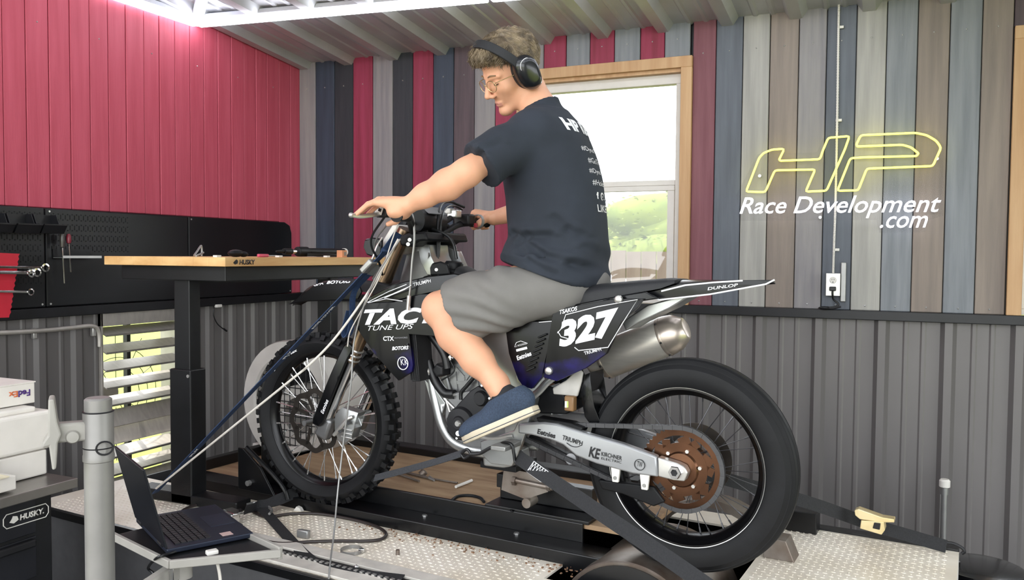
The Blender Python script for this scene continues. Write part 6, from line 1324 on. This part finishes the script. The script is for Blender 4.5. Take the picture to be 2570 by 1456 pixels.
for k, q in enumerate(((905, 735, -.2), )):
    MB().ribbon(smooth_path([Vector(np.array(W_(x, y, -.19))-fo) for x, y in ((925, 690), (888, 735), (884, 800), (878, 835), (868, 845), (864, 830), (876, 780))], 6), .024, .003, (.4, .9, .1)).build('strap_tail', M_bweb, fs, smooth=60)
ea = WZ(392, 1226, .14)
wire('hoist_cord', [W_(1000, 600, -.22), W_(965, 665, -.24), W_(920, 740, -.27), W_(840, 850, -.34), W_(775, 917, -.40), tuple(np.array(W_(735, 950, -.45))), tuple((np.array(W_(735, 950, -.45))*.62+ea*.38)), tuple((np.array(W_(735, 950, -.45))*.3+ea*.7)), tuple(ea)], .0042, M_wirew, 'thick white cord stretched from the forks down to the laptop side')
wire('sensor_wire', [W_(1005, 600, -.25), W_(970, 650, -.26), W_(925, 735, -.27), W_(890, 850, -.28), W_(881, 960, -.29), W_(862, 1110, -.30), tuple(LZ(846, 1240, .5) if False else W_(848, 1230, -.33)), W_(838, 1340, -.40), W_(828, 1420, -.50), W_(822, 1500, -.56), W_(820, 1560, -.57)], .0032, M_galv, 'thin grey wire hanging straight down past the front wheel')
wire('wire_loop', [W_(1005, 545, -.22), W_(985, 600, -.22), W_(955, 690, -.22), W_(918, 760, -.24), W_(880, 830, -.25), W_(872, 870, -.25)], .0022, M_wirew, 'white wire tied along the fork tube')
# near-side strap from the foot peg towards the camera
pa, pb_ = np.array(W_(1318, 1160, -.20)), np.array(W_(1480, 1270, -.26))
ns = strap('rear_near_strap', [W_(1300, 1145, -.17), tuple(pa), tuple(pb_), W_(1600, 1350, -.30), W_(1720, 1432, -.34), W_(1830, 1510, -.38)], .045, .003, (.15, .5, .85), M_webn, 'grey tie-down strap from the foot peg down past the rear wheel'); no = np.array(ns.location)
c_ = [np.array(W_(x, y, -.215))-no for x, y in ((1340, 1158), (1376, 1184), (1358, 1210), (1322, 1184))]
mb = MB()
for a in range(4): mb.cyl(c_[a], c_[(a+1) % 4], .0011, 5)
for k in range(6):
    t = k/6; t2 = (k+1)/6; P1 = lambda u, v: c_[0]*(1-u)*(1-v)+c_[1]*u*(1-v)+c_[2]*u*v+c_[3]*(1-u)*v
    mb.cyl(P1(t, 0), P1(t2, 1), .001, 5); mb.cyl(P1(t, 1), P1(t2, 0), .001, 5)
mb.build('stitching', M_print, ns)
hk_pts = [W_(x, y, yl) for x, y, yl in ((1322, 1160, -.19), (1296, 1162, -.18), (1290, 1140, -.18), (1284, 1116, -.18), (1262, 1112, -.17), (1250, 1124, -.16))]; MB().tube(smooth_path([np.array(p)-no for p in hk_pts], 6), .0055, 8).build('hook', M_cable, ns)
# strap from the front axle side back to the peg
cs_ = strap('centre_strap', [W_(940, 1200, -.06), W_(1010, 1182, -.08), W_(1090, 1160, -.10), W_(1160, 1138, -.12)], .028, .003, (.1, .6, .8), M_webg, 'narrow grey strap from the front wheel to the foot peg'); q0 = np.array(cs_.location)
MB().tube(smooth_path([np.array(W_(x, y, -.13))-q0 for x, y in ((1158, 1138), (1172, 1128), (1180, 1140), (1166, 1150), (1158, 1142))], 6), .005, 8).build('hook_eye', M_cable, cs_); MB().tube(smooth_path([np.array(W_(x, y, -.13))-q0 for x, y in ((1180, 1140), (1205, 1138), (1232, 1124), (1255, 1126))], 6), .006, 8).build('hook', M_cable, cs_)
# far-side rear strap with the ratchet
fa, fb = W_(1560, 1130, .30), LZ(2375, 1372, .075); fb = tuple(l2w(fb)); fr0 = np.array(l2w(LZ(2190, 1318, .13)))
fr = strap('rear_far_strap', [W_(1600, 1140, .20), W_(1830, 1205, .34), W_(2030, 1262, .52), tuple(fr0+A3(-.06, 0, .015)), tuple(fr0), tuple(np.array(fb)*.5+fr0*.5), fb], .045, .004, (.1, .35, 1.0), M_webb, 'black tie-down strap behind the rear wheel running to the deck corner'); fo2 = np.array(fr.location)
rt_ = empty('ratchet', 0*fo2, 0, parent=fr); rq = [Vector(np.array(W_(x, y, .64))-fo2) for x, y in ((2146, 1278), (2156, 1274), (2215, 1295), (2246, 1300), (2246, 1308), (2215, 1308), (2160, 1300), (2148, 1290))]
def plate_pts(q, th, name, m, par): n = len(q); w_ = Vector((-sP, cP, 0))*th; MB().add([Vector(p)-w_ for p in q]+[Vector(p)+w_ for p in q], [tuple(range(n)), tuple(range(2*n-1, n-1, -1))]+[(i, i+n, (i+1) % n+n, (i+1) % n) for i in range(n)]).build(name, m, par, smooth=0, bevel=.002)
plate_pts(rq, .020, 'ratchet_handle', M_zinc, rt_); plate_pts([Vector(np.array(W_(x, y, .64))-fo2) for x, y in ((2163, 1302), (2220, 1306), (2223, 1326), (2214, 1338), (2160, 1322))], .024, 'ratchet_frame', M_zinc, rt_); plate_pts([Vector(np.array(W_(x, y, .612))-fo2) for x, y in ((2194, 1312), (2210, 1314), (2208, 1330), (2190, 1326))], .003, 'ratchet_slot', M_mag, rt_)
c_ = [np.array(W_(x, y, .73))-fo2 for x, y in ((2250, 1332), (2300, 1342), (2294, 1354), (2246, 1345))]; mb = MB()
for a in range(4): mb.cyl(c_[a], c_[(a+1) % 4], .001, 5)
for k in range(6):
    t, t2 = k/6, (k+1)/6; P1 = lambda u, v: c_[0]*(1-u)*(1-v)+c_[1]*u*(1-v)+c_[2]*u*v+c_[3]*(1-u)*v; mb.cyl(P1(t, 0), P1(t2, 1), .001, 5); mb.cyl(P1(t, 1), P1(t2, 0), .001, 5)
mb.build('stitching', M_print, fr)
MB().tube(smooth_path([np.array(W_(x, y, .76))-fo2 for x, y in ((2340, 1360), (2360, 1362), (2390, 1364), (2412, 1374), (2420, 1384), (2414, 1390))], 6), .006, 8).build('hook', M_mag, fr)

# ================================================================== things lying on the deck
def D_(px_, py_, z=DECK+.006): return tuple(WZ(px_, py_, z))
rs = empty('ratchet_strap', D_(640, 1300), 0, label='black ratchet strap with chrome buckle lying on the tread plate', cat='strap'); ro = np.array(rs.location)
MB().ribbon(smooth_path([np.array(D_(x, y, z))-ro for x, y, z in ((745, 1235, .11), (690, 1258, .09), (650, 1270, .08), (615, 1280, .08))], 6), .045, .004, (.3, .8, .3)).build('webbing', M_webb, rs, smooth=60)
MB().ribbon(smooth_path([np.array(D_(x, y, z))-ro for x, y, z in ((648, 1268, .075), (672, 1292, .066), (715, 1340, .058), (765, 1392, .058), (805, 1415, .06), (900, 1438, .06), (1010, 1452, .06))], 6), .040, .003, (.75, .6, .1)).build('loose_tail', M_webb, rs, smooth=60)
MB().box(np.array(D_(585, 1285, .095))-ro, (.085, .045, .012), Matrix.Rotation(-.3, 3, 'Z')).build('buckle_handle', M_chrome, rs, bevel=.004); MB().box(np.array(D_(580, 1300, .075))-ro, (.05, .05, .035), Matrix.Rotation(-.3, 3, 'Z')).build('buckle_frame', M_chrome, rs, bevel=.005); MB().cyl(np.array(D_(560, 1290, .08))-ro, np.array(D_(605, 1284, .08))-ro, .012, 12).build('buckle_spool', M_mag, rs)
for k in range(4): MB().ribbon(smooth_path([np.array(D_(x+4*k, y+5*k, .06+.012*(k % 2)))-ro for x, y in ((520, 1300), (550, 1315), (585, 1322), (600, 1330))], 5), .045, .004, (.3, .5, .8)).build('folded_webbing', M_webb, rs, smooth=60)
MB().tube(smooth_path([np.array(D_(x, y, .075))-ro for x, y in ((620, 1266), (640, 1262), (668, 1268), (682, 1280), (676, 1290))], 6), .005, 8).build('hook', M_galv, rs)
wire('deck_cable', [D_(x, y, DECK+.007) for x, y in ((440, 1300), (470, 1275), (530, 1262), (600, 1264), (660, 1296), (730, 1290), (800, 1290), (880, 1303), (940, 1320), (968, 1338), (960, 1352), (925, 1358), (850, 1358), (780, 1360), (700, 1364), (640, 1350), (600, 1340))], .006, mat('brown_black_rubber', '#2a2220', .5), 'dark brown cable looped on the tread plate')
MB().box((0, 0, .015), (.05, .02, .03)).build('cable_clip', M_galv, bevel=.004, label='small grey clip on the looped cable', cat='clip').location = D_(762, 1350, DECK)
hc = MB().lathe([(.036, 0), (.038, 0), (.038, .012), (.036, .012)], (0, 0, 0), (0, 0, 1), 32, close=True).build('band', M_galv); hr = empty('hose_clamp', D_(882, 1386, DECK+.001), .3, label='round steel hose clamp lying on the tread plate', cat='clamp'); hc.parent = hr; MB().box((.036, 0, .008), (.02, .012, .014)).build('screw_housing', M_chrome, hr, bevel=.002)
MB().cyl((0, 0, 0), (0, 0, .018), .007, 6).build('hex_nut', M_rust, label='small rusty nut standing on the tread plate', cat='nut').location = D_(998, 1393, DECK+.001)
MB().prism([(-.02, 0), (.02, 0), (.01, .014), (-.006, .018)], -.008, .008).build('metal_chip', M_white, smooth=0, label='small pale chip on the deck beside the black beam', cat='debris').location = D_(750, 1282, DECK+.001)
# aluminium ladder strips at the front edge of the deck
al = empty('ramp_strip', tuple(l2w((-1.1, -.42, DECK))), PHI, label='pale aluminium channel with notched edges along the deck front', cat='ramp')
for y0, y1 in ((-.10, -.035), (.015, .075)): MB().box((.0, (y0+y1)/2, .006), (1.3, y1-y0, .010)).build('rail', mat('pale_aluminium', '#d9d5cd', .45, .2), al, smooth=0, bevel=.002)
MB().box((.0, -.010, .003), (1.3, .04, .005)).build('channel', M_mag, al, smooth=0)
for k in range(52): MB().box((-.62+.0245*k, -.030, .012), (.012, .012, .006)).build('tooth', M_alu, al, smooth=0)
MB().ball((.12, -.005, .012), .008, 8, 6).build('bolt', M_chrome, al)
# tools on the plywood
def Pw(px_, py_, z=WOODZ+.005): return tuple(WZ(px_, py_, z))
sp_ = empty('spanner_set', Pw(1030, 1190), 0, label='rusty T-handle tool lying on the plywood behind the front wheel', cat='tool'); so_ = np.array(sp_.location); L = lambda x, y, z=WOODZ+.006: tuple(np.array(Pw(x, y, z))-so_)
MB().cyl(L(1000, 1190), L(1052, 1208), .005, 8).build('shank', M_rust, sp_); MB().cyl(L(1012, 1184), L(1075, 1200), .006, 8).build('shank', M_rust, sp_); MB().lathe([(0, 0), (.016, 0), (.016, .022), (0, .022)], L(1057, 1192), (.5, .3, .6), 14).build('socket', M_rust, sp_); MB().tube(smooth_path([L(1062, 1194), L(1076, 1200), L(1090, 1206), L(1078, 1196)], 5), .004, 8).build('hook', M_galv, sp_)
wire('steel_rod', [Pw(1078, 1200), Pw(1110, 1206), Pw(1148, 1212)], .004, M_rust, 'dark steel rod lying on the plywood', 'rod')
chk = MB().cyl(np.zeros(3), np.array(Pw(1184, 1206, WOODZ+.008))-np.array(Pw(1144, 1222, WOODZ+.008)), .006, 10).build('marker_pen', M_white, label='white chalk marker lying on the plywood', cat='marker'); chk.location = Pw(1144, 1222, WOODZ+.008)
wire('hose_offcut', [Pw(x, y) for x, y in ((1135, 1255), (1150, 1246), (1180, 1244), (1205, 1250), (1215, 1260))], .006, M_rubber, 'short piece of black hose on the plywood', 'hose')
wire('wire_offcut', [Pw(x, y) for x, y in ((1268, 1270), (1278, 1275), (1284, 1284))], .004, M_rubber, 'tiny black wire end on the plywood in front of the lift stand', 'wire')

# ================================================================== right side: capped pipe and black drum
pp_ = WY(2371, 1212, 4.40); cpipe = empty('capped_pipe', (pp_[0], 4.40, FLOOR), label='grey pipe with a white cap standing before the siding', cat='pipe'); zc = pp_[2]-FLOOR
MB().cyl((0, 0, 0), (0, 0, zc-.02), .014, 14).build('pipe', M_galv, cpipe); MB().lathe([(0, zc+.018), (.018, zc+.018), (.024, zc+.010), (.024, zc-.018), (.016, zc-.022), (.016, zc-.05)], (0, 0, 0), (0, 0, 1), 20).build('cap', M_white, cpipe); MB().cyl((0, 0, zc-.055), (0, 0, zc-.02), .018, 14).build('coupling', M_galv, cpipe)
bq = WY(2440, 1420, 3.62); kg = empty('black_drum', (bq[0]+.03, 3.62, FLOOR), label='black plastic drum standing beside the platform end', cat='drum'); zk = bq[2]-FLOOR
MB().lathe([(0, .0), (.13, 0), (.14, .01), (.145, zk*.6), (.14, zk-.03), (.15, zk-.025), (.152, zk), (.140, zk+.004), (.06, zk+.010), (0, zk+.012)], (0, 0, 0), (0, 0, 1), 40).build('body', mat('black_drum_plastic', '#0e0f12', .25, coat=.3), kg); MB().cyl((-.09, -.05, zk), (-.09, -.05, zk+.025), .016, 10).build('bung', M_chrome, kg); MB().box((.06, -.146, zk-.12), (.06, .004, .06)).build('sticker', M_print, kg)

# ================================================================== neon sign
NY = YB-.075; NS = 560/2570
NP = lambda x, y: WY(1840+x*NS, 310+y*NS, NY)
sg = empty('neon_sign', NP(1200, 1100), 0, label='lit yellow and white neon sign on the plank wall', cat='sign'); no_ = np.array(sg.location); L = lambda x, y: Vector(NP(x, y)-no_)
M_ny = mat('yellow_neon', '#f5f08a', .3, 0, var=0, emit='#f7ef45', es=2.2); M_nw = mat('white_neon', '#ffffff', .3, 0, var=0, emit='#f4f2ff', es=1.5)
def rounded(pts, r=.10):
    out = []; n = len(pts)
    for i in range(n):
        a, b, c = Vector(pts[i-1]), Vector(pts[i]), Vector(pts[(i+1) % n]); d1, d2 = (a-b), (c-b); k = min(.012, d1.length*.3, d2.length*.3); p, q = b+d1.normalized()*k, b+d2.normalized()*k
        out += [p, p*.25+b*.5+q*.25, q]
    return out
Hh = [(148, 785), (300, 395), (350, 340), (450, 300), (590, 292), (530, 415), (545, 430), (1000, 412), (1030, 320), (1095, 165), (1340, 145), (1290, 290), (1075, 775), (835, 785), (945, 530), (480, 540), (370, 790)]
Pp = [(1200, 775), (1350, 400), (1500, 390), (2110, 375), (2135, 345), (2050, 275), (1950, 245), (1430, 265), (1420, 240), (1470, 135), (2100, 108), (2230, 135), (2340, 200), (2395, 280), (2300, 490), (1540, 520), (1440, 770)]
MB().tube(rounded([L(*p) for p in Hh]), .0052, 8, closed=True).build('letter_h_tube', M_ny, sg); MB().tube(rounded([L(*p) for p in Pp]), .0052, 8, closed=True).build('letter_p_tube', M_ny, sg)
def neon_word(s_, x0, y0, x1, y1, h, shear=.32):
    a, b = L(x0, y0), L(x1, y1); xd = (b-a); w = xd.length; 
    return lettering('neon_lettering', s_, M_nw, sg, a, xd, (0, 0, 1), width=w, height=h, shear=shear, bold=.004, thick=.008)
hpx = abs((L(0, 860)-L(0, 1100)).z)
neon_word('Race Development', 75, 1100, 2390, 1085, hpx*1.02); neon_word('.com', 1690, 1205, 2240, 1200, abs((L(0, 1080)-L(0, 1205)).z))
M_acr = mat('clear_acrylic', '#15171a', .12, 0, var=0, alpha=.05)
ac = [L(*p) for p in ((30, 820), (60, 1120), (1650, 1110), (1680, 1260), (2210, 1250), (2260, 1110), (2420, 1060), (2430, 240), (2300, 80), (1050, 130), (960, 330), (280, 350))]; n_ = len(ac)
MB().add([p+Vector((0, .012, 0)) for p in ac]+[p+Vector((0, .016, 0)) for p in ac], [tuple(range(n_)), tuple(range(2*n_-1, n_-1, -1))]+[(i, i+n_, (i+1) % n_+n_, (i+1) % n_) for i in range(n_)]).build('acrylic_backing', M_acr, sg, smooth=0)
for x, y in ((300, 600), (2350, 400), (1000, 1080), (2300, 1000)): q = L(x, y); MB().cyl((q.x, .016, q.z), (q.x, YB-.018-NY, q.z), .008, 10).build('standoff', M_chrome, sg)
# outlet, conduit and the power lead
sw = WY(2090, 742, YB-.06); ob = empty('wall_outlet', (sw[0], YB-.02, sw[2]), label='grey metal double outlet box with a black plug', cat='outlet'); kx = .114/54
MB().box((0, -.022, .057), (.068, .044, .116)).build('box', M_galv, ob, smooth=0, bevel=.003); MB().box((0, -.046, .057), (.070, .004, .118)).build('face_plate', M_alu, ob, smooth=0, bevel=.003)
MB().lathe([(0, -.004), (.015, -.004), (.017, 0), (.017, .004)], (0, -.049, .080), (0, 1, 0), 24).build('socket', M_white, ob); MB().cyl((0, -.0535, .070), (0, -.0525, .070), .003, 8).build('earth_hole', M_mag, ob); MB().box((-.005, -.0535, .084), (.002, .001, .007)).build('blade_slot', M_mag, ob); MB().box((.005, -.0535, .084), (.002, .001, .007)).build('blade_slot', M_mag, ob)
MB().box((0, -.062, .036), (.032, .03, .022)).build('plug', M_cable, ob, bevel=.004); MB().tube(smooth_path([(0, -.066, .028), (0, -.064, .005), (.005, -.05, -.02), (.03, -.045, -.045), (.0, -.05, -.06), (-.05, -.05, -.062), (.0, -.055, -.066), (.04, -.05, -.055)], 6), .005, 8).build('lead', M_cable, ob)
MB().ball((-.035, -.045, -.066), (.035, .018, .010), 12, 8).build('lead_coil', M_cable, ob); MB().box((.048, -.012, .07), (.026, .02, .205)).build('bracket_plate', M_galv, ob, smooth=0, bevel=.004)
cv = [WY(x, y, YB-.035) for x, y in ((2106, -30), (2104, 100), (2101, 300), (2097, 500), (2093, 620), (2091, 686))]; cr = empty('flex_conduit', cv[-1], 0, label='thin white flexible conduit dropping from the roof to the outlet', cat='conduit'); c0v = np.array(cv[-1])
pth = smooth_path([p-c0v for p in cv], 60); MB().tube(pth, [.0068 if i % 2 else .0052 for i in range(len(pth))], 10).build('spiral_tube', M_white, cr)
for x, y in ((2106, 68), (2101, 302), (2095, 627)): q = Vector(WY(x+4, y, YB-.03)-c0v); MB().box(q, (.03, .008, .014)).build('strap_clip', M_white, cr, bevel=.002)
